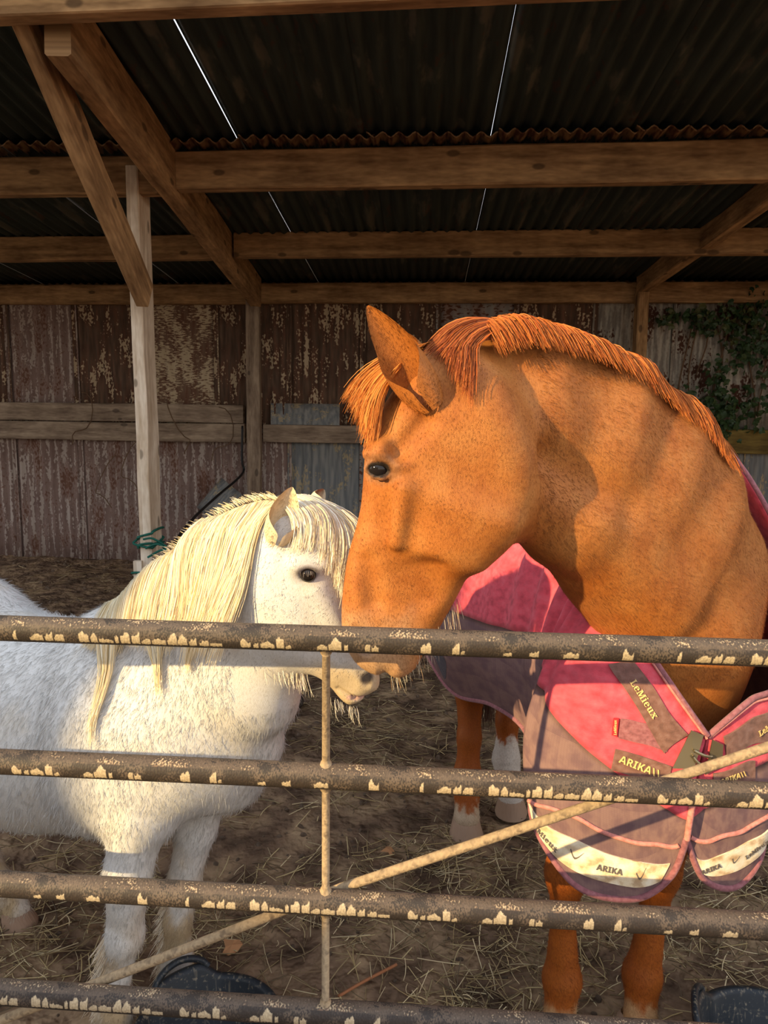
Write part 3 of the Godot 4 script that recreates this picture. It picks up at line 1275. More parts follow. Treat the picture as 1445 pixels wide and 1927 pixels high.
func pony() -> void:
	var at := V(-0.75, 0, 1.7)
	var node := thing("white_pony", "small shaggy white pony with a long cream mane and forelock", "pony", at)
	var b := Body.new()
	var z := Vector3(0, 0, 1)
	var head := Slab.new()
	head.o = V(0, 0, 1.42)
	head.ex = Vector3.RIGHT
	head.ey = Vector3.UP
	head.ez = z
	head.setup(outline([Vector2(-0.211, 1.307), Vector2(-0.169, 1.323), Vector2(-0.128, 1.305), Vector2(-0.098, 1.261), Vector2(-0.086, 1.207), Vector2(-0.077, 1.154), Vector2(-0.068, 1.105), Vector2(-0.055, 1.056), Vector2(-0.038, 1.020), Vector2(-0.018, 0.992), Vector2(-0.005, 0.965), Vector2(-0.007, 0.943), Vector2(-0.022, 0.932), Vector2(-0.030, 0.926), Vector2(-0.045, 0.913), Vector2(-0.065, 0.906), Vector2(-0.084, 0.919), Vector2(-0.104, 0.944), Vector2(-0.130, 0.968), Vector2(-0.162, 0.988), Vector2(-0.192, 1.003), Vector2(-0.224, 1.027), Vector2(-0.253, 1.064), Vector2(-0.268, 1.108), Vector2(-0.271, 1.157), Vector2(-0.262, 1.210), Vector2(-0.243, 1.264)]),
		[[Vector2(-0.175, 1.281), 0.060, 0.040], [Vector2(-0.138, 1.196), 0.074, 0.040], [Vector2(-0.212, 1.163), 0.070, 0.050], [Vector2(-0.170, 1.087), 0.064, 0.040], [Vector2(-0.106, 1.121), 0.050, 0.030], [Vector2(-0.234, 1.064), 0.050, 0.030], [Vector2(-0.085, 1.033), 0.044, 0.030], [Vector2(-0.128, 1.010), 0.042, 0.030], [Vector2(-0.031, 0.973), 0.043, 0.025], [Vector2(-0.063, 0.933), 0.031, 0.020]])
	b.prims.append(head)
	var eye := V(-0.142, 1.189, 1.350)
	# brow, cheek blade, eye socket, nostril, mouth line
	b.limb(V(-0.162, 1.208, 1.357), V(-0.118, 1.208, 1.367), 0.015, 0.012, 0.02, 0.02, Vector3.UP, 0.02)
	b.limb(V(-0.125, 1.155, 1.372), V(-0.085, 1.075, 1.382), 0.011, 0.009, 0.011, 0.009, z, 0.03)
	b.limb(eye + Vector3(0, -0.001, 0.008), eye + Vector3(0.001, -0.001, 0.008), 0.0125, 0.0125, 0.018, 0.018, Vector3.UP, 0.006, true)
	b.limb(V(-0.036, 0.988, 1.374), V(-0.024, 0.962, 1.378), 0.008, 0.006, 0.010, 0.008, z, 0.008, true)
	b.limb(V(-0.085, 0.950, 1.384), V(-0.052, 0.929, 1.386), 0.0035, 0.0035, 0.008, 0.010, Vector3.UP, 0.006, true)
	b.limb(V(-0.052, 0.929, 1.386), V(-0.018, 0.925, 1.40), 0.0035, 0.003, 0.012, 0.02, Vector3.UP, 0.006, true)
	# neck, trunk
	b.chain([V(-0.223, 1.172, 1.455), V(-0.281, 1.109, 1.50), V(-0.365, 0.975, 1.57), V(-0.48, 0.83, 1.64)], [0.136, 0.166, 0.214, 0.235], [0.070, 0.088, 0.125, 0.165], Vector3(-0.2, 0.97, 0), 0.05)
	b.chain([V(-0.46, 0.77, 1.62), V(-0.62, 0.735, 1.68), V(-0.85, 0.70, 1.77), V(-1.10, 0.73, 1.88), V(-1.32, 0.77, 1.97), V(-1.44, 0.75, 2.02)], [0.20, 0.245, 0.245, 0.25, 0.24, 0.17], [0.175, 0.205, 0.225, 0.225, 0.20, 0.14], Vector3.UP, 0.08)
	b.limb(V(-0.62, 0.90, 1.68), V(-0.52, 0.94, 1.65), 0.08, 0.09, 0.06, 0.06, Vector3.UP, 0.08)
	b.limb(V(-1.12, 0.89, 1.92), V(-1.36, 0.87, 1.98), 0.15, 0.14, 0.13, 0.12, Vector3.UP, 0.08)
	# breast, shoulder, forearms
	b.limb(V(-0.36, 0.76, 1.585), V(-0.40, 0.66, 1.6), 0.085, 0.07, 0.13, 0.12, z, 0.06)
	b.limb(V(-0.50, 0.80, 1.50), V(-0.535, 0.60, 1.505), 0.10, 0.075, 0.05, 0.055, Vector3.RIGHT, 0.06)
	b.chain([V(-0.535, 0.60, 1.52), V(-0.560, 0.47, 1.50), V(-0.572, 0.315, 1.50), V(-0.600, 0.21, 1.505), V(-0.610, 0.11, 1.515), V(-0.604, 0.06, 1.505)], [0.075, 0.048, 0.038, 0.030, 0.038, 0.034], [0.07, 0.048, 0.038, 0.031, 0.037, 0.036], z, 0.025)
	b.chain([V(-0.425, 0.60, 1.68), V(-0.455, 0.47, 1.68), V(-0.487, 0.325, 1.68), V(-0.505, 0.22, 1.68), V(-0.515, 0.11, 1.69), V(-0.505, 0.06, 1.68)], [0.075, 0.048, 0.038, 0.031, 0.038, 0.034], [0.07, 0.048, 0.038, 0.031, 0.037, 0.036], z, 0.025)
	# hind legs
	b.chain([V(-1.28, 0.66, 2.06), V(-1.20, 0.45, 2.06), V(-1.29, 0.33, 2.04), V(-1.16, 0.19, 1.98), V(-1.09, 0.10, 1.95), V(-1.045, 0.055, 1.93)], [0.15, 0.085, 0.05, 0.036, 0.040, 0.036], [0.10, 0.075, 0.045, 0.035, 0.038, 0.036], z, 0.03)
	b.chain([V(-1.36, 0.66, 1.86), V(-1.30, 0.45, 1.84), V(-1.42, 0.33, 1.83), V(-1.38, 0.19, 1.80), V(-1.37, 0.11, 1.80), V(-1.35, 0.06, 1.79)], [0.15, 0.085, 0.05, 0.036, 0.040, 0.036], [0.10, 0.075, 0.045, 0.035, 0.038, 0.036], z, 0.03)
	var nz := noise(9.0, 201, 3)
	var white := Color(0.68, 0.66, 0.625)
	var cream := Color(0.72, 0.60, 0.42)
	var tan_ := Color(0.50, 0.36, 0.19)
	b.paint = func(p: Vector3, n: Vector3) -> Color:
		var a := nz.get_noise_3d(p.x, p.y, p.z)
		var c := white.lerp(cream, smoothstep(0.12, 0.55, a) * 0.25)
		if p.x > -0.30 and p.y > 0.87:
			c = c.lerp(tan_, smoothstep(1.025, 0.975, p.y + a * 0.03) * smoothstep(-0.20, -0.09, p.x) * 0.85)
			var e := Vector2((p.x - eye.x) / 1.35, p.y - eye.y - 0.003).length()
			if p.z > -1.42:
				c = c.lerp(Color(0.05, 0.04, 0.04), smoothstep(0.0185, 0.0135, e))
				c = c.lerp(Color(0.40, 0.36, 0.34), smoothstep(0.032, 0.02, e) * 0.45)
			if p.y < 0.935 and p.y > 0.915 and p.x > -0.07 and absf(p.y - lerpf(0.932, 0.926, (p.x + 0.07) / 0.05)) < 0.006:
				c = c.lerp(Color(0.55, 0.33, 0.27), 0.8)
			c = c.lerp(Color(0.05, 0.04, 0.04), smoothstep(0.017, 0.008, Vector3((p.x + 0.03), (p.y - 0.974), 0).length()) * (1.0 if absf(p.z + 1.42) > 0.02 else 0.0))
		if p.y < 0.42:
			c = c.lerp(Color(0.46, 0.34, 0.20), smoothstep(0.52, 0.18, p.y) * clampf(0.75 + a * 1.4, 0.2, 1.0))
		return c
	b.region(V(-0.30, 0.87, 1.55), V(0.03, 1.36, 1.30) + Vector3(0, 0, 0), 0.0045)
	b.jobs.clear()
	b.region(Vector3(-0.2905, 0.885, -1.53), Vector3(0.03, 1.34, -1.31), 0.0045)
	b.region(Vector3(-0.75, 0.03, -1.92), Vector3(-0.2905, 1.36, -1.36), 0.010)
	b.region(Vector3(-0.2905, 0.03, -1.92), Vector3(-0.17, 0.885, -1.36), 0.010)
	b.region(Vector3(-1.71, 0.03, -2.25), Vector3(-0.75, 1.12, -1.45), 0.014)
	b.mesh()
	# ears
	b.ear(V(-0.205, 1.250, 1.372), V(-0.172, 1.358, 1.352), Vector3(0.22, 0.0, 0.97), 0.029, Color(0.70, 0.55, 0.35))
	b.ear(V(-0.150, 1.290, 1.47), V(-0.128, 1.335, 1.50), Vector3(0.8, 0.0, 0.5), 0.026, Color(0.70, 0.55, 0.35))
	var skin := coat_material()
	skin.albedo_texture = M.pale_fur
	set_mesh(node, "body", b.commit(), skin)
	# eye
	var ball := SphereMesh.new()
	ball.radius = 0.0155
	ball.height = 0.031
	var em := plain(lin(0.012, 0.009, 0.008), 0.06)
	em.metallic_specular = 0.38
	M.eyeball = em
	put("eye", ball, em, node, eye + Vector3(0, 0, -0.0035) - at)
	# hooves
	var horn := plain(rgb8(150, 122, 100), 0.75)
	with_relief(horn, M.fine, 0.1)
	M.horn = horn
	var hooves := [[V(-0.60, 0.0, 1.50), Vector3(0.85, 0, 0.4)], [V(-0.50, 0.0, 1.675), Vector3(0.85, 0, 0.4)], [V(-1.035, 0.0, 1.925), Vector3(0.9, 0, 0.35)], [V(-1.345, 0, 1.785), Vector3(0.9, 0, 0.35)]]
	for h in hooves:
		set_mesh(node, "hoof", hoof(h[0], h[1], 0.78), horn)
	# mane: from the crest down the near side of the neck
	var hm := hair_material()
	M.hair = hm
	var blond := [Color(0.82, 0.66, 0.38), Color(0.88, 0.76, 0.52), Color(0.76, 0.58, 0.30), Color(0.90, 0.82, 0.64), Color(0.84, 0.70, 0.45)]
	var crest := curve([V(-0.205, 1.318, 1.440), V(-0.250, 1.316, 1.465), V(-0.330, 1.283, 1.512), V(-0.440, 1.203, 1.57), V(-0.545, 1.098, 1.62), V(-0.628, 1.015, 1.66)], 26)
	var guides := []
	for i in crest.size():
		var t := float(i) / (crest.size() - 1)
		var p: Vector3 = crest[i]
		var low := lerpf(1.035, 1.0, smoothstep(0.0, 0.7, t)) - (0.04 if t > 0.8 else 0.0)
		var drop := maxf(p.y - low, 0.06) * (1.0 + 0.16 * sin(i * 2.4))
		var back := lerpf(-0.115, -0.02, smoothstep(0.0, 0.75, t))
		var g := []
		for k in 9:
			var u := k / 8.0
			g.append(p + Vector3(back * (u * 0.75 + 0.25 * u * u), -0.004 + 0.006 * sin(PI * minf(u * 2.2, 1.0)) - drop * u * (0.65 + 0.35 * u), -0.004 + 0.095 * (1.0 - pow(1.0 - u, 2.2))))
		guides.append(settle(b, g, 0.007))
	set_mesh(node, "mane", hair(guides, 4600, 0.0011, blond, 0.006, 301, 0.7, 0.35), hm)
	# hair lying on the far side and the wispy top of the crest
	var top := []
	for i in crest.size():
		var p: Vector3 = crest[i]
		var g := []
		for k in 6:
			var u := k / 5.0
			g.append(p + Vector3(-0.022 * u, 0.016 * u - 0.006 * u * u, 0.004))
		top.append(g)
	set_mesh(node, "mane", hair(top, 420, 0.0006, blond, 0.006, 302, 0.3, 0.0, Vector3(0, 0.004, 0)), hm)
	# two long locks hanging below the rest
	for l in [[V(-0.585, 1.04, 1.50), -0.005, 0.25, 150], [V(-0.475, 1.06, 1.46), 0.02, 0.16, 90], [V(-0.36, 1.08, 1.46), -0.03, 0.12, 60]]:
		var set_ := []
		for j in 3:
			var g := []
			for k in 8:
				var u := k / 7.0
				g.append(l[0] + Vector3(l[1] * u + (j - 1) * 0.022 * (1.0 - u), -l[2] * u, 0.0))
			set_.append(settle(b, g, 0.006))
		set_mesh(node, "mane_lock", hair(set_, l[3], 0.0012, blond, 0.003, 310 + int(l[3]), 0.7, 0.8), hm)
	# forelock: from between the ears over the brow
	var fore := []
	for i in 13:
		var t := i / 12.0
		var root := V(lerpf(-0.198, -0.132, t), lerpf(1.322, 1.332, sin(PI * t)), lerpf(1.39, 1.45, t))
		var end := V(lerpf(-0.172, -0.058, t), lerpf(1.225, 1.110, smoothstep(0.25, 0.9, t)), lerpf(1.352, 1.39, t))
		var g := []
		for k in 9:
			var u := k / 8.0
			var p := root.lerp(end, u)
			p += Vector3(0.055 * sin(PI * u) * (0.35 + 0.75 * t), 0.05 * sin(PI * u) * (0.3 + 0.6 * t), 0.02 * sin(PI * u))
			g.append(p)
		fore.append(settle(b, g, 0.006))
	var fair := [Color(0.86, 0.78, 0.62), Color(0.82, 0.70, 0.48), Color(0.90, 0.85, 0.74), Color(0.78, 0.64, 0.42)]
	set_mesh(node, "forelock", hair(fore, 1900, 0.0010, fair, 0.005, 305, 0.55, 0.35), hm)
	# lashes
	var lash := []
	for i in 8:
		var t := i / 7.0
		var g := []
		for k in 5:
			var u := k / 4.0
			g.append(eye + Vector3(lerpf(-0.014, 0.016, t), 0.009 - 0.012 * u * u, 0.012 + 0.012 * u))
		lash.append(g)
	set_mesh(node, "lashes", hair(lash, 18, 0.0005, [Color(0.1, 0.08, 0.07), Color(0.25, 0.2, 0.17)], 0.001, 306, 0.6, 0.2, Vector3.ZERO), hm)
	# beard under the jaw, whiskers on the chin, feather at the back of the forelegs
	var pale := [Color(0.72, 0.64, 0.52), Color(0.82, 0.76, 0.66), Color(0.55, 0.47, 0.36)]
	var beard := []
	for i in 6:
		var t := i / 5.0
		var g := []
		for k in 6:
			var u := k / 5.0
			g.append(V(lerpf(-0.235, -0.155, t) + 0.008 * u * u, lerpf(1.03, 0.985, t) - 0.075 * u, 1.42))
		beard.append(g)
	set_mesh(node, "beard", hair(beard, 150, 0.0007, pale, 0.008, 307, 0.5, 0.2), hm)
	var whisk := []
	for i in 5:
		var t := i / 4.0
		var g := []
		for k in 5:
			var u := k / 4.0
			g.append(V(lerpf(-0.10, -0.05, t) + 0.006 * u, lerpf(0.925, 0.905, t) - 0.04 * u, 1.40))
		whisk.append(g)
	set_mesh(node, "whiskers", hair(whisk, 30, 0.0004, pale, 0.008, 308, 0.4, 0.0), hm)
	for l in [[V(-0.612, 0.34, 1.50), V(-0.64, 0.09, 1.52), 0.034], [V(-0.527, 0.34, 1.69), V(-0.548, 0.09, 1.70), 0.034]]:
		var set_ := []
		for j in 12:
			var t := j / 11.0
			var g := []
			var root: Vector3 = (l[0] as Vector3).lerp(l[1], t)
			for k in 5:
				var u := k / 4.0
				g.append(root + Vector3(0.012 - 0.034 * u, -0.06 * u, 0.008 + 0.012 * u))
			set_.append(g)
		set_mesh(node, "feather", hair(set_, 420, 0.0008, [Color(0.70, 0.58, 0.42), Color(0.78, 0.70, 0.56), Color(0.58, 0.45, 0.30)], 0.009, 312 + int(l[2] * 100), 0.5, 0.4), hm)
	# winter coat
	var cm := coat(b, 70000, 0.020, 0.0011, func(p: Vector3, n: Vector3) -> Vector3:
		if p.x > -0.30 and p.y > 0.88:
			var e := Vector2(p.x - eye.x, p.y - eye.y).length()
			return Vector3(-0.5, -0.55, 0.1).normalized() * (0.45 if e > 0.03 and p.y > 0.98 else (0.0 if e < 0.024 else 0.22))
		return Vector3(-0.35, -1, 0).normalized() * (1.15 if p.y > 0.45 else 0.9),
		func(p: Vector3, c: Color) -> Color: return c, 320)
	set_coat(node, "coat", cm, skin)

# ==================================================================== the chestnut horse
func chestnut() -> void:
	var at := V(0.52, 0, 1.9)
	var node := thing("chestnut_horse", "chestnut horse in a pink rug, bending its neck to touch noses", "horse", at)
	var b := Body.new()
	var z := Vector3(0, 0, 1)
	var head := Slab.new()
	head.o = V(0, 0, 1.30)
	head.ex = Vector3.RIGHT
	head.ey = Vector3.UP
	head.ez = z
	head.setup(outline([Vector2(0.096, 1.607), Vector2(0.064, 1.594), Vector2(0.036, 1.565), Vector2(-0.003, 1.507), Vector2(-0.026, 1.458), Vector2(-0.035, 1.416), Vector2(-0.038, 1.368), Vector2(-0.042, 1.325), Vector2(-0.052, 1.281), Vector2(-0.064, 1.237), Vector2(-0.071, 1.188), Vector2(-0.075, 1.138), Vector2(-0.073, 1.093), Vector2(-0.063, 1.061), Vector2(-0.046, 1.036), Vector2(-0.023, 1.020), Vector2(-0.006, 1.016), Vector2(0.006, 1.022), Vector2(0.020, 1.012), Vector2(0.041, 1.013), Vector2(0.063, 1.031), Vector2(0.079, 1.063), Vector2(0.100, 1.099), Vector2(0.124, 1.144), Vector2(0.141, 1.180), Vector2(0.154, 1.204), Vector2(0.178, 1.220), Vector2(0.206, 1.244), Vector2(0.234, 1.275), Vector2(0.257, 1.310), Vector2(0.273, 1.353), Vector2(0.270, 1.420), Vector2(0.243, 1.494), Vector2(0.199, 1.558), Vector2(0.142, 1.601)]),
		[[Vector2(0.069, 1.575), 0.066, 0.050], [Vector2(0.009, 1.500), 0.074, 0.050], [Vector2(-0.008, 1.397), 0.080, 0.045], [Vector2(0.053, 1.426), 0.088, 0.050], [Vector2(0.148, 1.399), 0.084, 0.070], [Vector2(0.216, 1.333), 0.068, 0.060], [Vector2(0.132, 1.274), 0.074, 0.050], [Vector2(0.172, 1.226), 0.060, 0.035], [Vector2(0.015, 1.292), 0.056, 0.040], [Vector2(-0.031, 1.291), 0.046, 0.040], [Vector2(0.076, 1.200), 0.046, 0.032], [Vector2(-0.020, 1.194), 0.044, 0.040], [Vector2(-0.049, 1.113), 0.048, 0.035], [Vector2(0.001, 1.084), 0.050, 0.035], [Vector2(0.040, 1.044), 0.038, 0.030], [Vector2(0.106, 1.165), 0.042, 0.030], [Vector2(-0.028, 1.038), 0.044, 0.025]])
	head.k = 0.03
	b.prims.append(head)
	var eye := V(-0.010, 1.400, 1.226)
	# brow, lower lid, cheek blade, jowl, hollow above the eye, eye socket, nostril
	b.limb(V(-0.026, 1.424, 1.236), V(-0.004, 1.430, 1.226), 0.010, 0.010, 0.014, 0.014, Vector3.UP, 0.03)
	b.limb(V(-0.004, 1.430, 1.226), V(0.022, 1.414, 1.224), 0.010, 0.009, 0.014, 0.014, Vector3.UP, 0.03)
	b.limb(V(0.034, 1.370, 1.217), V(0.022, 1.275, 1.236), 0.012, 0.011, 0.012, 0.011, z, 0.020)
	b.limb(V(0.145, 1.325, 1.235), V(0.120, 1.255, 1.243), 0.062, 0.04, 0.024, 0.018, Vector3.RIGHT, 0.05)
	b.limb(V(0.062, 1.225, 1.235), V(0.075, 1.175, 1.240), 0.026, 0.022, 0.010, 0.010, Vector3.RIGHT, 0.03, true)
	b.limb(V(0.026, 1.432, 1.209), V(0.066, 1.480, 1.216), 0.012, 0.012, 0.015, 0.014, Vector3.UP, 0.025, true)
	b.limb(V(-0.030, 1.235, 1.243), V(-0.015, 1.165, 1.248), 0.010, 0.010, 0.008, 0.008, z, 0.03, true)
	b.limb(eye + Vector3(0, 0, 0.013), eye + Vector3(0.001, 0, 0.013), 0.0135, 0.0135, 0.021, 0.021, Vector3.UP, 0.006, true)
	b.limb(V(-0.050, 1.105, 1.252), V(-0.030, 1.080, 1.252), 0.010, 0.012, 0.014, 0.012, z, 0.012, true)
	# lids over the eyeball
	b.chain([V(-0.0305, 1.4045, 1.2295), V(-0.020, 1.4115, 1.2225), V(-0.006, 1.4130, 1.2195), V(0.010, 1.4065, 1.2235), V(0.019, 1.400, 1.2295)], [0.0045, 0.005, 0.005, 0.0045, 0.004], [0.0045, 0.005, 0.005, 0.0045, 0.004], Vector3.UP, 0.007)
	b.chain([V(-0.0305, 1.3985, 1.2295), V(-0.018, 1.3885, 1.2235), V(-0.004, 1.3865, 1.2210), V(0.010, 1.3925, 1.2240), V(0.019, 1.400, 1.2295)], [0.004, 0.0042, 0.0042, 0.004, 0.0035], [0.004, 0.0042, 0.0042, 0.004, 0.0035], Vector3.UP, 0.007)
	# neck
	var nk := [V(0.165, 1.465, 1.335), V(0.281, 1.462, 1.40), V(0.419, 1.401, 1.47), V(0.531, 1.310, 1.54), V(0.625, 1.215, 1.61), V(0.70, 1.09, 1.70)]
	var nh := [0.160, 0.185, 0.211, 0.235, 0.250, 0.27]
	var nw := [0.074, 0.078, 0.092, 0.112, 0.140, 0.185]
	var nu := [Vector3(-0.4, 0.92, 0), Vector3(-0.2, 0.98, 0), Vector3(-0.06, 1, 0), Vector3(0.03, 1, 0), Vector3(0.08, 1, 0)]
	for i in 5:
		b.limb(nk[i], nk[i + 1], nh[i], nh[i + 1], nw[i], nw[i + 1], nu[i], 0.045)
	# muscle of the neck and the groove under it
	b.limb(V(0.27, 1.36, 1.335), V(0.40, 1.29, 1.375), 0.030, 0.040, 0.02, 0.02, Vector3.UP, 0.05)
	b.limb(V(0.40, 1.29, 1.375), V(0.60, 1.09, 1.455), 0.040, 0.050, 0.02, 0.03, Vector3.UP, 0.05)
	b.limb(V(0.285, 1.415, 1.31), V(0.47, 1.335, 1.355), 0.014, 0.012, 0.010, 0.010, Vector3.UP, 0.06, true)
	# trunk under the rug
	b.chain([V(0.66, 0.98, 1.69), V(0.63, 0.97, 1.88), V(0.54, 0.95, 2.15), V(0.44, 1.02, 2.48), V(0.40, 0.98, 2.66)], [0.25, 0.30, 0.29, 0.28, 0.20], [0.19, 0.205, 0.225, 0.215, 0.14], Vector3.UP, 0.09)
	b.limb(V(0.66, 1.26, 1.80), V(0.62, 1.20, 2.05), 0.11, 0.10, 0.06, 0.07, Vector3.UP, 0.1)
	b.limb(V(0.655, 0.99, 1.59), V(0.65, 0.84, 1.60), 0.12, 0.10, 0.14, 0.13, z, 0.07)
	# forelegs, hind legs
	b.chain([V(0.52, 0.78, 1.60), V(0.455, 0.55, 1.585), V(0.436, 0.43, 1.575), V(0.433, 0.335, 1.57), V(0.437, 0.165, 1.565), V(0.432, 0.105, 1.55), V(0.428, 0.06, 1.535)], [0.11, 0.058, 0.046, 0.028, 0.042, 0.032, 0.042], [0.085, 0.055, 0.044, 0.027, 0.041, 0.031, 0.042], z, 0.025)
	b.chain([V(0.73, 0.78, 1.62), V(0.680, 0.55, 1.60), V(0.660, 0.43, 1.59), V(0.652, 0.335, 1.585), V(0.632, 0.165, 1.58), V(0.626, 0.105, 1.56), V(0.618, 0.06, 1.54)], [0.11, 0.058, 0.046, 0.029, 0.042, 0.032, 0.042], [0.085, 0.055, 0.044, 0.028, 0.041, 0.031, 0.042], z, 0.025)
	b.chain([V(0.33, 0.92, 2.52), V(0.30, 0.66, 2.50), V(0.322, 0.49, 2.56), V(0.318, 0.33, 2.50), V(0.312, 0.20, 2.475), V(0.310, 0.14, 2.455), V(0.308, 0.07, 2.425)], [0.17, 0.10, 0.062, 0.042, 0.046, 0.038, 0.046], [0.11, 0.08, 0.05, 0.038, 0.044, 0.038, 0.046], z, 0.03)
	b.chain([V(0.53, 0.92, 2.66), V(0.52, 0.66, 2.64), V(0.488, 0.49, 2.70), V(0.480, 0.33, 2.65), V(0.476, 0.19, 2.62), V(0.482, 0.13, 2.60), V(0.490, 0.07, 2.575)], [0.17, 0.10, 0.062, 0.042, 0.048, 0.040, 0.046], [0.11, 0.08, 0.05, 0.038, 0.046, 0.040, 0.046], z, 0.03)
	var nz := noise(11.0, 221, 3)
	var nz2 := noise(40.0, 222, 2)
	var red := Color(0.40, 0.135, 0.030)
	var deep := Color(0.29, 0.082, 0.015)
	var gold := Color(0.47, 0.185, 0.048)
	b.paint = func(p: Vector3, n: Vector3) -> Color:
		var a := nz.get_noise_3d(p.x, p.y, p.z)
		var f := nz2.get_noise_3d(p.x, p.y * 0.6, p.z)
		var c := red.lerp(gold, smoothstep(-0.1, 0.5, a) * 0.6).lerp(deep, smoothstep(0.1, 0.6, -a + f * 0.4) * 0.5)
		if p.x < 0.30 and p.y > 1.0 and p.z > -1.42:
			# pale muzzle
			c = c.lerp(Color(0.56, 0.36, 0.20), smoothstep(1.16, 1.08, p.y + a * 0.04) * smoothstep(0.10, 0.0, p.x) * 0.8)
			c = c.lerp(Color(0.16, 0.11, 0.09), smoothstep(0.028, 0.014, Vector2(p.x + 0.032, p.y - 1.085).length()) * 0.8)
			if p.z > -1.28:
				var e := Vector2((p.x - eye.x) / 1.4, p.y - eye.y).length()
				c = c.lerp(Color(0.24, 0.15, 0.09), smoothstep(0.032, 0.02, e + f * 0.006) * 0.45)
				c = c.lerp(Color(0.03, 0.02, 0.016), smoothstep(0.0165, 0.013, e))
		if p.y < 0.62:
			c = c.lerp(Color(0.30, 0.070, 0.009), smoothstep(0.62, 0.5, p.y) * 0.8)
			if p.z > -2.0:
				c = c.lerp(Color(0.46, 0.26, 0.12), smoothstep(0.135, 0.11, p.y + f * 0.02))
			elif p.x > 0.4:
				c = c.lerp(Color(0.66, 0.60, 0.54), smoothstep(0.285, 0.265, p.y + f * 0.05))
			else:
				c = c.lerp(Color(0.50, 0.38, 0.26), smoothstep(0.13, 0.10, p.y + f * 0.04))
		return c
	b.region(Vector3(-0.10, 0.99, -1.41), Vector3(0.293, 1.65, -1.19), 0.0045)
	b.region(Vector3(0.285, 0.75, -1.92), Vector3(0.94, 1.68, -1.25), 0.009)
	b.region(Vector3(0.05, 1.2, -1.60), Vector3(0.285, 1.68, -1.40), 0.008)
	b.region(Vector3(0.36, 0.04, -1.72), Vector3(0.80, 0.75, -1.45), 0.008)
	b.region(Vector3(0.20, 0.04, -2.90), Vector3(0.66, 0.75, -2.36), 0.010)
	b.region(Vector3(0.18, 0.62, -2.93), Vector3(0.92, 1.42, -1.87), 0.018)
	b.mesh()
	b.ear(V(0.080, 1.508, 1.250), V(-0.028, 1.668, 1.212), Vector3(-0.30, -0.02, 0.95), 0.036, red)
	b.ear(V(0.100, 1.545, 1.365), V(0.010, 1.655, 1.385), Vector3(-0.7, 0.0, 0.6), 0.034, red)
	var skin := coat_material(0.55)
	set_mesh(node, "body", b.commit(), skin)
	var ball := SphereMesh.new()
	ball.radius = 0.0185
	ball.height = 0.037
	put("eye", ball, M.eyeball, node, eye + Vector3(0, 0, -0.0075) - at)
	for h in [[V(0.426, 0.0, 1.53), Vector3(-0.1, 0, 1)], [V(0.614, 0.0, 1.535), Vector3(-0.1, 0, 1)], [V(0.307, 0.0, 2.415), Vector3(0, 0, 1)], [V(0.492, 0.0, 2.565), Vector3(0, 0, 1)]]:
		set_mesh(node, "hoof", hoof(h[0], h[1], 0.95), M.horn)
	# hair
	var ginger := [Color(0.42, 0.105, 0.016), Color(0.52, 0.16, 0.03), Color(0.33, 0.070, 0.010), Color(0.47, 0.14, 0.026)]
	var auburn := [Color(0.26, 0.055, 0.010), Color(0.36, 0.085, 0.016), Color(0.20, 0.036, 0.007), Color(0.44, 0.13, 0.03)]
	var hm := hair_material(0.6)
	hm.backlight = Color(0.2, 0.1, 0.04)
	var crest := curve([V(0.150, 1.640, 1.36), V(0.215, 1.654, 1.385), V(0.285, 1.646, 1.42), V(0.401, 1.618, 1.47), V(0.528, 1.555, 1.54), V(0.636, 1.472, 1.61), V(0.700, 1.40, 1.66)], 30)
	var guides := []
	for i in crest.size():
		var t := float(i) / (crest.size() - 1)
		var p: Vector3 = crest[i]
		var g := []
		for k in 7:
			var u := k / 6.0
			g.append(p + Vector3(0.050 * u, 0.016 * sin(PI * u) - 0.052 * u * u, 0.075 * u))
		guides.append(settle(b, g, 0.006))
	set_mesh(node, "mane", hair(guides, 4800, 0.0010, ginger, 0.004, 331, 0.45, 0.35, Vector3(0, 0.010, 0.010)), hm)
	var topg := []
	for i in crest.size():
		var p: Vector3 = crest[i]
		var g := []
		for k in 6:
			var u := k / 5.0
			g.append(p + Vector3(0.035 * u, 0.020 * sin(PI * u) - 0.03 * u * u, 0.03 - 0.10 * u))
		topg.append(g)
	set_mesh(node, "mane", hair(topg, 1500, 0.0012, ginger, 0.005, 332, 0.6, 0.4, Vector3(0, 0.006, 0)), hm)
	# bridle-path tuft sweeping forward and down behind the ear
	var tuft := []
	for i in 12:
		var t := i / 11.0
		var root := V(lerpf(0.205, 0.26, t), 1.662, lerpf(1.37, 1.385, t))
		var end := V(lerpf(0.062, 0.148, t), lerpf(1.598, 1.495, t), lerpf(1.27, 1.245, t))
		var g := []
		for k in 9:
			var u := k / 8.0
			g.append(root.lerp(end, u) + Vector3(-0.05 * sin(PI * u) * (0.25 + 0.75 * t), 0.02 * sin(PI * u) * (1.0 - t) + 0.03 * sin(PI * u) * t, 0.03 * sin(PI * u)))
		tuft.append(settle(b, g, 0.006))
	set_mesh(node, "mane", hair(tuft, 1500, 0.0011, auburn, 0.004, 333, 0.7, 0.6), hm)
	# forelock
	var fore := []
	for i in 12:
		var t := i / 11.0
		var root := V(lerpf(0.035, 0.085, t), lerpf(1.588, 1.618, t), lerpf(1.26, 1.32, t))
		var end := V(lerpf(-0.016, -0.072, t), lerpf(1.412, 1.515, t), lerpf(1.235, 1.30, t))
		var g := []
		for k in 9:
			var u := k / 8.0
			g.append(root.lerp(end, u) + Vector3(-0.022 * sin(PI * u), 0.014 * sin(PI * u), 0.015 * sin(PI * u)))
		fore.append(settle(b, g, 0.006))
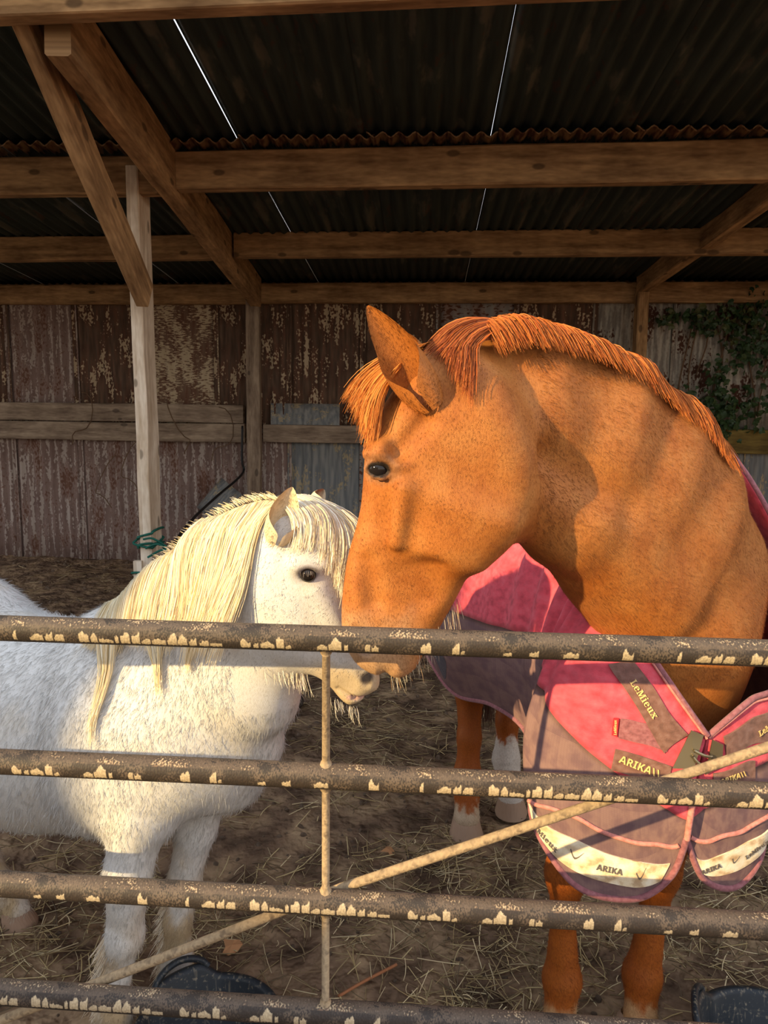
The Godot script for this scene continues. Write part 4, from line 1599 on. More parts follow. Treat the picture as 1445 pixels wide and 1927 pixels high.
	set_mesh(node, "forelock", hair(fore, 2000, 0.0008, [Color(0.55, 0.17, 0.025), Color(0.46, 0.12, 0.016), Color(0.62, 0.24, 0.05)], 0.006, 334, 0.5, 0.35), hm)
	# whiskers on chin and jaw
	var whisk := []
	for i in 8:
		var t := i / 7.0
		var g := []
		for k in 5:
			var u := k / 4.0
			g.append(V(lerpf(0.015, 0.135, t) + 0.012 * u, lerpf(1.018, 1.165, t) - (0.05 + 0.03 * t) * u, 1.285))
		whisk.append(g)
	set_mesh(node, "whiskers", hair(whisk, 90, 0.0004, [Color(0.6, 0.5, 0.36), Color(0.35, 0.22, 0.12)], 0.007, 335, 0.4, 0.0), hm)
	# tail between the hind legs
	var tl := []
	for i in 5:
		var g := []
		for k in 7:
			var u := k / 6.0
			g.append(V(0.36 + 0.02 * i + 0.02 * u, 1.05 - 0.85 * u, 2.84 + 0.05 * sin(PI * u)))
		tl.append(g)
	set_mesh(node, "tail", hair(tl, 900, 0.0018, [Color(0.05, 0.02, 0.01), Color(0.09, 0.03, 0.012)], 0.02, 336, 0.7, 0.3), hm)
	var cm := coat(b, 110000, 0.0105, 0.0009, func(p: Vector3, n: Vector3) -> Vector3:
		if (p.z < -1.72 and p.y > 0.6) or (p.y < 0.95 and p.y > 0.55):
			return Vector3.ZERO
		if p.x < 0.27 and p.y > 1.0 and p.z > -1.42:
			var e := Vector2(p.x - eye.x, p.y - eye.y).length()
			return Vector3(0.15, -1, 0) * (0.55 if e > 0.034 else 0.0)
		return Vector3(0.7, -0.7, 0),
		func(p: Vector3, c: Color) -> Color: return c, 340)
	set_coat(node, "coat", cm, skin)

# ==================================================================== the rug the chestnut wears
class Cloth:
	var ctrl: Array
	var flip := 1.0
	var pleat := 0.0
	func cr(p: Array, f: float) -> Vector3:
		var n := p.size()
		f = clampf(f, 0.0, 1.0) * (n - 1)
		var k := mini(int(f), n - 2)
		var t := f - k
		var p0: Vector3 = p[maxi(k - 1, 0)]
		var p1: Vector3 = p[k]
		var p2: Vector3 = p[k + 1]
		var p3: Vector3 = p[mini(k + 2, n - 1)]
		return p1 + (p2 - p0) * (0.5 * t) + (p0 * 2.0 - p1 * 5.0 + p2 * 4.0 - p3) * (0.5 * t * t) + (p1 * 3.0 - p0 - p2 * 3.0 + p3) * (0.5 * t * t * t)
	func base(u: float, v: float) -> Vector3:
		var row := []
		for c in ctrl:
			row.append(cr(c, v))
		return cr(row, u)
	func nrm(u: float, v: float) -> Vector3:
		var e := 0.004
		var a := base(minf(u + e, 1.0), v) - base(maxf(u - e, 0.0), v)
		var b := base(u, minf(v + e, 1.0)) - base(u, maxf(v - e, 0.0))
		return a.cross(b).normalized() * flip
	func pos(u: float, v: float, lift := 0.0) -> Vector3:
		var n := nrm(u, v)
		var p := base(u, v)
		var w := 0.0
		if pleat > 0.0:
			w = pleat * sin(u * 118.0 + v * 5.0) * smoothstep(0.28, 0.36, u) * smoothstep(0.66, 0.58, u) * smoothstep(0.02, 0.12, v) * smoothstep(0.75, 0.45, v)
			w += pleat * 0.35 * sin(u * 37.0 + v * 9.0) * smoothstep(0.70, 0.60, u)
		return p + n * (w + lift)

func cloth_sheet(c: Cloth, v0: Callable, v1: Callable, nu: int, nv: int, thick: float, u0 := 0.0, u1 := 1.0) -> ArrayMesh:
	var st := st_new()
	st.set_smooth_group(0)
	var g := [[], []]
	for side in 2:
		for i in nu + 1:
			var u := lerpf(u0, u1, float(i) / nu)
			var col := []
			for j in nv + 1:
				var v := lerpf(v0.call(u), v1.call(u), float(j) / nv)
				col.append([c.pos(u, v, -thick * side), Vector2(u * 3.0, v)])
			g[side].append(col)
		for i in nu:
			for j in nv:
				var q: Array = g[side]
				quad(st, q[i][j][0], q[i + 1][j][0], q[i + 1][j + 1][0], q[i][j + 1][0], q[i][j][1], q[i + 1][j][1], q[i + 1][j + 1][1], q[i][j + 1][1])
	for i in nu:
		for j in [0, nv]:
			quad(st, g[0][i][j][0], g[0][i + 1][j][0], g[1][i + 1][j][0], g[1][i][j][0])
	for j in nv:
		for i in [0, nu]:
			quad(st, g[0][i][j][0], g[0][i][j + 1][0], g[1][i][j + 1][0], g[1][i][j][0])
	st.generate_normals()
	return st.commit()

# a strip sewn onto the cloth between two edge lines given in cloth coordinates
func sewn(c: Cloth, ea: Array, eb: Array, lift: float, n := 24) -> ArrayMesh:
	var st := st_new()
	st.set_smooth_group(-1)
	var a := curve(ea, n)
	var b := curve(eb, n)
	var m := 6
	var rows := []
	for i in n + 1:
		var row := []
		for j in m + 1:
			var q: Vector2 = (a[i] as Vector2).lerp(b[i], float(j) / m)
			row.append([c.pos(q.x, q.y, lift), c.pos(q.x, q.y, -0.001), Vector2(float(i) / n, float(j) / m)])
		rows.append(row)
	for i in n:
		for j in m:
			quad(st, rows[i][j][0], rows[i + 1][j][0], rows[i + 1][j + 1][0], rows[i][j + 1][0], rows[i][j][2], rows[i + 1][j][2], rows[i + 1][j + 1][2], rows[i][j + 1][2])
		for j in [0, m]:
			quad(st, rows[i][j][0], rows[i + 1][j][0], rows[i + 1][j][1], rows[i][j][1])
	for i in [0, n]:
		for j in m:
			quad(st, rows[i][j][0], rows[i][j + 1][0], rows[i][j + 1][1], rows[i][j][1])
	st.generate_normals()
	return st.commit()

func cord(c: Cloth, line: Array, rad: float, lift: float, n := 60) -> ArrayMesh:
	var pts := []
	for q in curve(line, n):
		pts.append(c.pos(q.x, q.y, lift))
	return tube(pts, [rad], 8)

func lettering(words: String, serif: bool, c: Cloth, at: Vector2, along: Vector2, tall: float, mat: Material, parent: Node3D, lift := 0.005, called := "lettering") -> void:
	var f := SystemFont.new()
	f.font_names = PackedStringArray(["Droid Serif" if serif else "Droid Sans"])
	f.font_weight = 700
	var t := TextMesh.new()
	t.text = words
	t.font = f
	t.font_size = 48
	t.pixel_size = tall / (48.0 * 0.72)
	t.depth = 0.0012
	t.curve_step = 2.0
	var o := MeshInstance3D.new()
	o.name = called
	o.mesh = t
	o.material_override = mat
	parent.add_child(o, true)
	var p := c.pos(at.x, at.y, lift)
	var q := c.pos(at.x + along.x, at.y + along.y, lift)
	var n := c.nrm(at.x, at.y)
	var x := (q - p).normalized()
	x = (x - n * x.dot(n)).normalized()
	o.transform = Transform3D(Basis(x, n.cross(x).normalized(), n), p - (parent.position if parent.get_parent() == self else Vector3.ZERO))

func woven(col: Color, freq: float, seed_: int) -> StandardMaterial3D:
	var m := plain(Color.WHITE, 0.9)
	m.albedo_texture = noise_tex(freq, seed_, [[0.1, col.darkened(0.22)], [0.5, col], [0.9, col.lightened(0.12)]], 5)
	m.uv1_triplanar = true
	m.uv1_scale = Vector3(3, 3, 3)
	m.rim_enabled = true
	m.rim = 0.25
	m.metallic_specular = 0.2
	with_relief(m, M.grain, 0.06)
	return m

func ripstop() -> StandardMaterial3D:
	# purple-grey outer cloth, its weave drawn as fine horizontal ribs
	var n := noise(0.008, 71, 4)
	var m := plain(Color.WHITE, 0.85)
	m.albedo_texture = painted(256, 256, func(x, y):
		var a := n.get_noise_2d(x, y)
		var c := rgb8(116, 90, 92).lerp(rgb8(134, 106, 102), clampf(0.5 + a * 1.3, 0, 1))
		return c * (0.80 if y % 6 == 0 else (0.9 if x % 16 == 0 else 1.0)))
	m.uv1_scale = Vector3(4, 6, 1)
	m.metallic_specular = 0.2
	with_relief(m, m.albedo_texture, 0.04)
	return m

func rug() -> void:
	var at := V(0.52, 0, 1.9)
	var node := thing("horse_rug", "pink and purple-grey horse rug with buckled chest worn by the chestnut", "rug", at)
	var l := Cloth.new()
	l.pleat = 0.008
	l.ctrl = [[V(0.400, 1.220, 2.800), V(0.220, 1.080, 2.840), V(0.140, 0.920, 2.840), V(0.115, 0.760, 2.800), V(0.120, 0.640, 2.740)],
		[V(0.410, 1.330, 2.620), V(0.220, 1.150, 2.600), V(0.165, 0.900, 2.580), V(0.160, 0.710, 2.580), V(0.190, 0.565, 2.580)],
		[V(0.460, 1.330, 2.420), V(0.260, 1.180, 2.360), V(0.195, 0.920, 2.320), V(0.200, 0.720, 2.320), V(0.255, 0.545, 2.360)],
		[V(0.550, 1.300, 2.120), V(0.340, 1.150, 2.060), V(0.280, 0.920, 2.020), V(0.285, 0.780, 2.020), V(0.330, 0.640, 2.060)],
		[V(0.610, 1.340, 1.880), V(0.420, 1.180, 1.820), V(0.360, 0.930, 1.780), V(0.360, 0.800, 1.770), V(0.370, 0.680, 1.790)],
		[V(0.535, 1.220, 1.700), V(0.430, 1.080, 1.660), V(0.365, 0.900, 1.630), V(0.350, 0.760, 1.620), V(0.355, 0.630, 1.630)],
		[V(0.490, 1.163, 1.585), V(0.393, 1.007, 1.555), V(0.336, 0.833, 1.530), V(0.317, 0.707, 1.510), V(0.339, 0.601, 1.510)],
		[V(0.510, 1.085, 1.490), V(0.435, 0.958, 1.460), V(0.410, 0.811, 1.450), V(0.407, 0.650, 1.440), V(0.416, 0.502, 1.435)],
		[V(0.543, 1.020, 1.445), V(0.503, 0.927, 1.425), V(0.500, 0.794, 1.415), V(0.513, 0.633, 1.410), V(0.533, 0.487, 1.410)],
		[V(0.595, 0.942, 1.415), V(0.571, 0.865, 1.400), V(0.570, 0.771, 1.395), V(0.581, 0.655, 1.395), V(0.605, 0.546, 1.400)],
		[V(0.655, 0.858, 1.395), V(0.641, 0.811, 1.385), V(0.632, 0.751, 1.380), V(0.627, 0.688, 1.380), V(0.626, 0.641, 1.385)]]
	var r := Cloth.new()
	r.ctrl = [[V(0.658, 0.854, 1.400), V(0.653, 0.804, 1.400), V(0.643, 0.741, 1.400), V(0.636, 0.677, 1.400), V(0.632, 0.629, 1.400)],
		[V(0.698, 0.890, 1.405), V(0.698, 0.816, 1.400), V(0.694, 0.724, 1.400), V(0.686, 0.618, 1.400), V(0.678, 0.537, 1.405)],
		[V(0.755, 0.922, 1.430), V(0.755, 0.830, 1.420), V(0.759, 0.714, 1.420), V(0.760, 0.595, 1.420), V(0.759, 0.505, 1.430)],
		[V(0.842, 0.951, 1.480), V(0.840, 0.824, 1.460), V(0.844, 0.705, 1.460), V(0.838, 0.619, 1.460), V(0.828, 0.551, 1.470)],
		[V(0.880, 1.100, 1.600), V(0.925, 0.980, 1.600), V(0.940, 0.800, 1.620), V(0.930, 0.650, 1.620), V(0.900, 0.550, 1.620)],
		[V(0.939, 1.189, 1.700), V(0.960, 1.050, 1.780), V(0.970, 0.850, 1.800), V(0.960, 0.650, 1.800), V(0.930, 0.500, 1.800)],
		[V(0.904, 1.281, 1.720), V(0.955, 1.100, 1.900), V(0.955, 0.880, 1.950), V(0.940, 0.680, 1.980), V(0.900, 0.500, 1.980)],
		[V(0.845, 1.387, 1.760), V(0.880, 1.180, 2.020), V(0.900, 0.900, 2.100), V(0.880, 0.700, 2.100), V(0.840, 0.480, 2.100)],
		[V(0.785, 1.443, 1.800), V(0.800, 1.240, 2.150), V(0.840, 0.930, 2.250), V(0.820, 0.700, 2.250), V(0.770, 0.470, 2.250)],
		[V(0.655, 1.385, 1.960), V(0.760, 1.220, 2.400), V(0.760, 0.950, 2.450), V(0.740, 0.700, 2.450), V(0.680, 0.480, 2.450)]]
	for c in [l, r]:
		c.flip = signf(c.nrm(0.85 if c == l else 0.1, 0.5).z)
	var seam_l := [Vector2(0, 0.62), Vector2(0.12, 0.60), Vector2(0.3, 0.52), Vector2(0.5, 0.45), Vector2(0.553, 0.425), Vector2(0.607, 0.405), Vector2(0.646, 0.445), Vector2(0.686, 0.479), Vector2(0.740, 0.521), Vector2(0.782, 0.555), Vector2(0.853, 0.597), Vector2(0.921, 0.664), Vector2(1.0, 0.780)]
	var seam_r := [Vector2(0, 0.773), Vector2(0.059, 0.597), Vector2(0.164, 0.454), Vector2(0.289, 0.311), Vector2(0.5, 0.4), Vector2(1, 0.6)]
	var follow := func(line: Array, u: float) -> float:
		for k in line.size() - 1:
			if u <= line[k + 1].x:
				return lerpf(line[k].y, line[k + 1].y, (u - line[k].x) / (line[k + 1].x - line[k].x))
		return line[-1].y
	var zero := func(_u: float) -> float: return 0.0
	var one := func(_u: float) -> float: return 1.0
	var sl := func(u: float) -> float: return follow.call(seam_l, u)
	var sr := func(u: float) -> float: return follow.call(seam_r, u)
	var pink := woven(rgb8(212, 82, 95), 0.02, 81)
	var grey := ripstop()
	var mauve := woven(rgb8(146, 92, 96), 0.05, 83)
	var brown := woven(rgb8(122, 88, 78), 0.03, 84)
	var salmon := woven(rgb8(206, 130, 118), 0.05, 85)
	var band := woven(rgb8(226, 206, 172), 0.016, 86)
	band.albedo_texture = noise_tex(0.014, 86, [[0.2, rgb8(176, 142, 104)], [0.42, rgb8(222, 200, 164)], [0.7, rgb8(238, 226, 202)]], 6)
	var gilt := plain(rgb8(214, 184, 118), 0.6)
	var ink := plain(rgb8(96, 88, 84), 0.7)
	var put_on := func(called: String, mesh: Mesh, mat: Material, label := "") -> MeshInstance3D:
		var o := set_mesh(node, called, mesh, mat)
		if label:
			o.set_meta("label", label)
		return o
	put_on.call("upper_cloth", cloth_sheet(l, zero, sl, 180, 22, 0.006), pink, "pink upper cloth")
	put_on.call("lower_cloth", cloth_sheet(l, sl, one, 120, 22, 0.006), grey, "ribbed purple-grey lower cloth")
	put_on.call("upper_cloth", cloth_sheet(r, zero, sr, 70, 16, 0.006), pink, "pink upper cloth")
	put_on.call("lower_cloth", cloth_sheet(r, sr, one, 70, 16, 0.006), grey, "ribbed purple-grey lower cloth")
	# bindings
	put_on.call("neck_binding", cord(l, [Vector2(0.42, 0), Vector2(0.6, 0), Vector2(0.8, 0), Vector2(1, 0)], 0.0065, 0.002, 110), mauve, "purple binding of the neck edge")
	put_on.call("piping", cord(l, [Vector2(0.5, 0.03), Vector2(0.6, 0.03), Vector2(0.8, 0.032), Vector2(1, 0.04)], 0.0028, 0.004, 110), salmon, "pale pink piping")
	put_on.call("neck_binding", cord(r, [Vector2(0, 0), Vector2(0.3, 0), Vector2(0.6, 0), Vector2(1, 0)], 0.0065, 0.002, 110), mauve, "purple binding of the neck edge")
	put_on.call("piping", cord(r, [Vector2(0.02, 0.04), Vector2(0.3, 0.035), Vector2(0.6, 0.02), Vector2(1, 0.02)], 0.0028, 0.004, 110), salmon, "pale pink piping")
	put_on.call("hem_binding", cord(l, [Vector2(0, 1), Vector2(0.33, 1), Vector2(0.66, 1), Vector2(1, 1)], 0.0070, 0.0, 150), mauve, "mauve hem binding")
	put_on.call("hem_binding", cord(r, [Vector2(0, 1), Vector2(0.33, 1), Vector2(0.66, 1), Vector2(1, 1)], 0.0070, 0.0, 110), mauve, "mauve hem binding")
	put_on.call("front_binding", cord(l, [Vector2(1, 0.42), Vector2(1, 0.6), Vector2(1, 0.8), Vector2(1, 1)], 0.0065, 0.002, 30), salmon, "salmon binding of the front edge")
	put_on.call("rear_binding", cord(l, [Vector2(0, 0), Vector2(0, 0.3), Vector2(0, 0.6), Vector2(0, 1)], 0.0065, 0.0, 30), mauve)
	# bands
	var pipe_l := [Vector2(0.604, 0.86), Vector2(0.624, 0.824), Vector2(0.663, 0.765), Vector2(0.708, 0.739), Vector2(0.754, 0.756), Vector2(0.810, 0.773), Vector2(0.881, 0.807), Vector2(0.945, 0.88)]
	put_on.call("trim_cord", cord(l, pipe_l, 0.0048, 0.002), salmon, "salmon trim cord")
	var pipe_r := [Vector2(0.02, 0.885), Vector2(0.125, 0.697), Vector2(0.221, 0.647), Vector2(0.290, 0.60), Vector2(0.36, 0.58)]
	put_on.call("trim_cord", cord(r, pipe_r, 0.0048, 0.002), salmon, "salmon trim cord")
	var band_l: MeshInstance3D = put_on.call("reflective_band", sewn(l, [Vector2(0.590, 0.899), Vector2(0.652, 0.849), Vector2(0.703, 0.815), Vector2(0.765, 0.824), Vector2(0.833, 0.849), Vector2(0.905, 0.915)], [Vector2(0.598, 0.985), Vector2(0.652, 0.955), Vector2(0.700, 0.925), Vector2(0.754, 0.920), Vector2(0.813, 0.936), Vector2(0.870, 0.958)], 0.003, 40), band, "soiled cream printed band")
	var band_r: MeshInstance3D = put_on.call("reflective_band", sewn(r, [Vector2(0.062, 0.93), Vector2(0.139, 0.790), Vector2(0.226, 0.714), Vector2(0.31, 0.70)], [Vector2(0.091, 0.966), Vector2(0.181, 0.875), Vector2(0.258, 0.849), Vector2(0.323, 0.87)], 0.003, 24), band, "soiled cream printed band")
	put_on.call("stain", sewn(l, [Vector2(0.085, 0.76), Vector2(0.115, 0.70), Vector2(0.15, 0.74), Vector2(0.175, 0.70), Vector2(0.205, 0.80)], [Vector2(0.090, 0.80), Vector2(0.105, 0.88), Vector2(0.14, 0.86), Vector2(0.165, 0.93), Vector2(0.20, 0.83)], 0.0006, 30), woven(rgb8(62, 48, 54), 0.03, 88), "dark wet stain")
	# straps, tabs, name labels
	var strap_l: MeshInstance3D = put_on.call("chest_strap", sewn(l, [Vector2(0.728, 0.185), Vector2(0.793, 0.235), Vector2(0.853, 0.294), Vector2(0.905, 0.37)], [Vector2(0.782, 0.118), Vector2(0.850, 0.126), Vector2(0.904, 0.151), Vector2(0.950, 0.16)], 0.004), brown, "brown chest strap lettered in gold")
	var strap_r: MeshInstance3D = put_on.call("chest_strap", sewn(r, [Vector2(0.095, 0.126), Vector2(0.195, 0.134), Vector2(0.30, 0.10)], [Vector2(0.115, 0.269), Vector2(0.224, 0.252), Vector2(0.31, 0.20)], 0.004), brown, "brown chest strap lettered in gold")
	put_on.call("fastening_tab", sewn(l, [Vector2(0.788, 0.353), Vector2(0.833, 0.319), Vector2(0.875, 0.269), Vector2(0.915, 0.24)], [Vector2(0.785, 0.429), Vector2(0.827, 0.412), Vector2(0.873, 0.378), Vector2(0.912, 0.353)], 0.0030), mauve, "plain brown fastening tab")
	var red_tag: MeshInstance3D = put_on.call("small_tag", sewn(l, [Vector2(0.772, 0.362), Vector2(0.779, 0.358), Vector2(0.784, 0.355)], [Vector2(0.770, 0.424), Vector2(0.777, 0.424), Vector2(0.782, 0.426)], 0.0045, 6), plain(rgb8(190, 44, 52), 0.8), "small red woven tag")
	var label_l: MeshInstance3D = put_on.call("name_label", sewn(l, [Vector2(0.779, 0.471), Vector2(0.819, 0.462), Vector2(0.867, 0.445), Vector2(0.925, 0.42)], [Vector2(0.771, 0.546), Vector2(0.810, 0.546), Vector2(0.858, 0.546), Vector2(0.918, 0.538)], 0.0035), brown, "brown label lettered in gold")
	var label_r: MeshInstance3D = put_on.call("name_label", sewn(r, [Vector2(0.068, 0.361), Vector2(0.156, 0.345), Vector2(0.243, 0.328)], [Vector2(0.074, 0.445), Vector2(0.164, 0.437), Vector2(0.246, 0.420)], 0.0035), brown, "brown label lettered in gold")
	lettering("LeMieux", true, l, Vector2(0.836, 0.205), Vector2(0.03, 0.018), 0.0138, gilt, strap_l, 0.0055)
	lettering("ARIKA\\\\", false, l, Vector2(0.838, 0.498), Vector2(0.03, -0.003), 0.0158, gilt, label_l, 0.005)
	lettering("ARIKA\\\\", false, r, Vector2(0.152, 0.392), Vector2(0.03, -0.006), 0.012, gilt, label_r, 0.005)
	lettering("LeMieux", true, r, Vector2(0.285, 0.16), Vector2(0.03, -0.012), 0.012, gilt, strap_r, 0.0055)
	lettering("LeMieux", true, l, Vector2(0.642, 0.918), Vector2(0.02, -0.016), 0.013, ink, band_l, 0.0042)
	lettering("ARIKA", false, l, Vector2(0.762, 0.872), Vector2(0.03, 0.006), 0.013, ink, band_l, 0.0042)
	lettering("ARIKA", false, r, Vector2(0.122, 0.880), Vector2(0.03, -0.05), 0.011, ink, band_r, 0.0042)
	lettering("LeMieux", true, r, Vector2(0.27, 0.775), Vector2(0.03, -0.01), 0.010, ink, band_r, 0.0042)
	lettering("LeMieux", false, l, Vector2(0.777, 0.392), Vector2(-0.001, -0.03), 0.0055, gilt, red_tag, 0.0055)
	for q in [[l, Vector2(0.705, 0.868)], [l, Vector2(0.822, 0.893)], [r, Vector2(0.195, 0.80)]]:
		var c: Cloth = q[0]
		var o: Vector2 = q[1]
		put("tick_mark", sewn(c, [o + Vector2(-0.010, -0.012), o + Vector2(-0.002, 0.012), o + Vector2(0.014, -0.022)], [o + Vector2(-0.008, -0.016), o + Vector2(-0.001, 0.005), o + Vector2(0.0155, -0.026)], 0.0038, 8), ink, band_l if c == l else band_r)
	# buckle: two plates and the hook between them
	var steel := plain(rgb8(150, 138, 112), 0.32, 0.85)
	var plate := func(c: Cloth, q: Array) -> void:
		var st := st_new()
		st.set_smooth_group(-1)
		var a := []
		var b := []
		for p in q:
			a.append(c.pos(p.x, p.y, 0.011))
			b.append(c.pos(p.x, p.y, 0.008))
		quad(st, a[0], a[1], a[2], a[3])
		quad(st, b[0], b[1], b[2], b[3])
		for k in 4:
			quad(st, a[k], a[(k + 1) % 4], b[(k + 1) % 4], b[k])
		st.generate_normals()
		set_mesh(node, "buckle_plate", st.commit(), steel).set_meta("label", "steel buckle plate")
	plate.call(l, [Vector2(0.950, 0.12), Vector2(0.980, 0.06), Vector2(0.978, 0.34), Vector2(0.925, 0.42)])
	plate.call(r, [Vector2(0.030, 0.06), Vector2(0.085, 0.16), Vector2(0.088, 0.30), Vector2(0.025, 0.36)])
	var hook := [l.pos(0.965, 0.22, 0.016), l.pos(0.99, 0.20, 0.019), r.pos(0.01, 0.18, 0.022), r.pos(0.03, 0.2, 0.017), r.pos(0.02, 0.26, 0.014), l.pos(0.99, 0.28, 0.014), l.pos(0.965, 0.26, 0.014)]
	set_mesh(node, "buckle_hook", tube(curve(hook, 24), [0.0034], 8), steel).set_meta("label", "steel buckle hook")

# ==================================================================== feed pans
func pan(called: String, label: String, at: Vector3, rad: float, tall: float, ears: Array, tilt: Vector3) -> void:
	var node := thing(called, label, "bucket", at)
	node.rotation = tilt
	# wall and floor turned in one piece, wall 6 mm thick, a lip at the rim, raised where the grips are
	var n := 72
	var prof := [[0.0, 0.004], [0.80, 0.0], [0.86, 0.015], [0.97, 0.9], [1.0, 0.97], [1.05, 1.0], [1.05, 1.04], [0.99, 1.05], [0.94, 0.98], [0.83, 0.1], [0.76, 0.05], [0.0, 0.05]]
	var rise := func(g: float) -> float:
		var e := 0.0
		for k in ears:
			var d := absf(wrapf(g - k, -PI, PI))
			e = maxf(e, smoothstep(0.62, 0.30, d))
		return e
	var st := st_new()
	st.set_smooth_group(0)
	for j in prof.size() - 1:
		for i in n:
			var q := []
			for c in [[i, j], [i, j + 1], [i + 1, j + 1], [i + 1, j]]:
				var g: float = TAU * c[0] / n
				var p: Array = prof[c[1]]
				var lift: float = rise.call(g) * 0.034 * smoothstep(0.85, 1.0, p[1]) if c[1] > 2 and c[1] < 9 else 0.0
				q.append([Vector3(sin(g) * p[0] * rad, p[1] * tall + lift, cos(g) * p[0] * rad), Vector2(g / TAU * 3.0, c[1] * 0.12)])
			quad(st, q[0][0], q[1][0], q[2][0], q[3][0], q[0][1], q[1][1], q[2][1], q[3][1])
	st.generate_normals()
	put("shell", st.commit(), M.rubber, node)
	# the grips: bowed bars standing over the raised rim
	for k in ears:
		var pts := []
		for i in 13:
			var t := i / 12.0
			var g: float = k + lerpf(-0.42, 0.42, t)
			pts.append(Vector3(sin(g) * rad * 1.03, tall * 1.02 + 0.026 + 0.034 * pow(sin(PI * t), 0.6), cos(g) * rad * 1.03))
		put("grip", tube(pts, [0.008], 8), M.rubber, node)

func buckets() -> void:
	pan("feed_pan", "shallow black rubber feed pan with a raised grip by the pony's forelegs", V(-0.375, 0.0, 1.45), 0.16, 0.125, [-2.5, 0.6], Vector3(-0.02, 0, 0.03))
	pan("feed_pan", "wide black rubber feed pan beside the chestnut's foreleg", V(0.885, 0.0, 1.40), 0.19, 0.125, [-2.0, 1.2], Vector3(-0.03, 0, -0.05))

# ==================================================================== ivy, twine, hose, dung, litter
func leaf_mesh() -> ArrayMesh:
	var st := st_new()
	st.set_smooth_group(-1)
	var rim := [Vector3(0, 0, 0), Vector3(0.42, 0.12, 0.02), Vector3(0.5, 0.45, -0.06), Vector3(0.26, 0.55, 0.03), Vector3(0, 1.0, -0.1), Vector3(-0.26, 0.55, 0.03), Vector3(-0.5, 0.45, -0.06), Vector3(-0.42, 0.12, 0.02)]
	var mid := Vector3(0, 0.4, 0.08)
	for k in 8:
		for p in [mid, rim[k], rim[(k + 1) % 8]]:
			st.add_vertex(p)
	st.generate_normals()
	return st.commit()

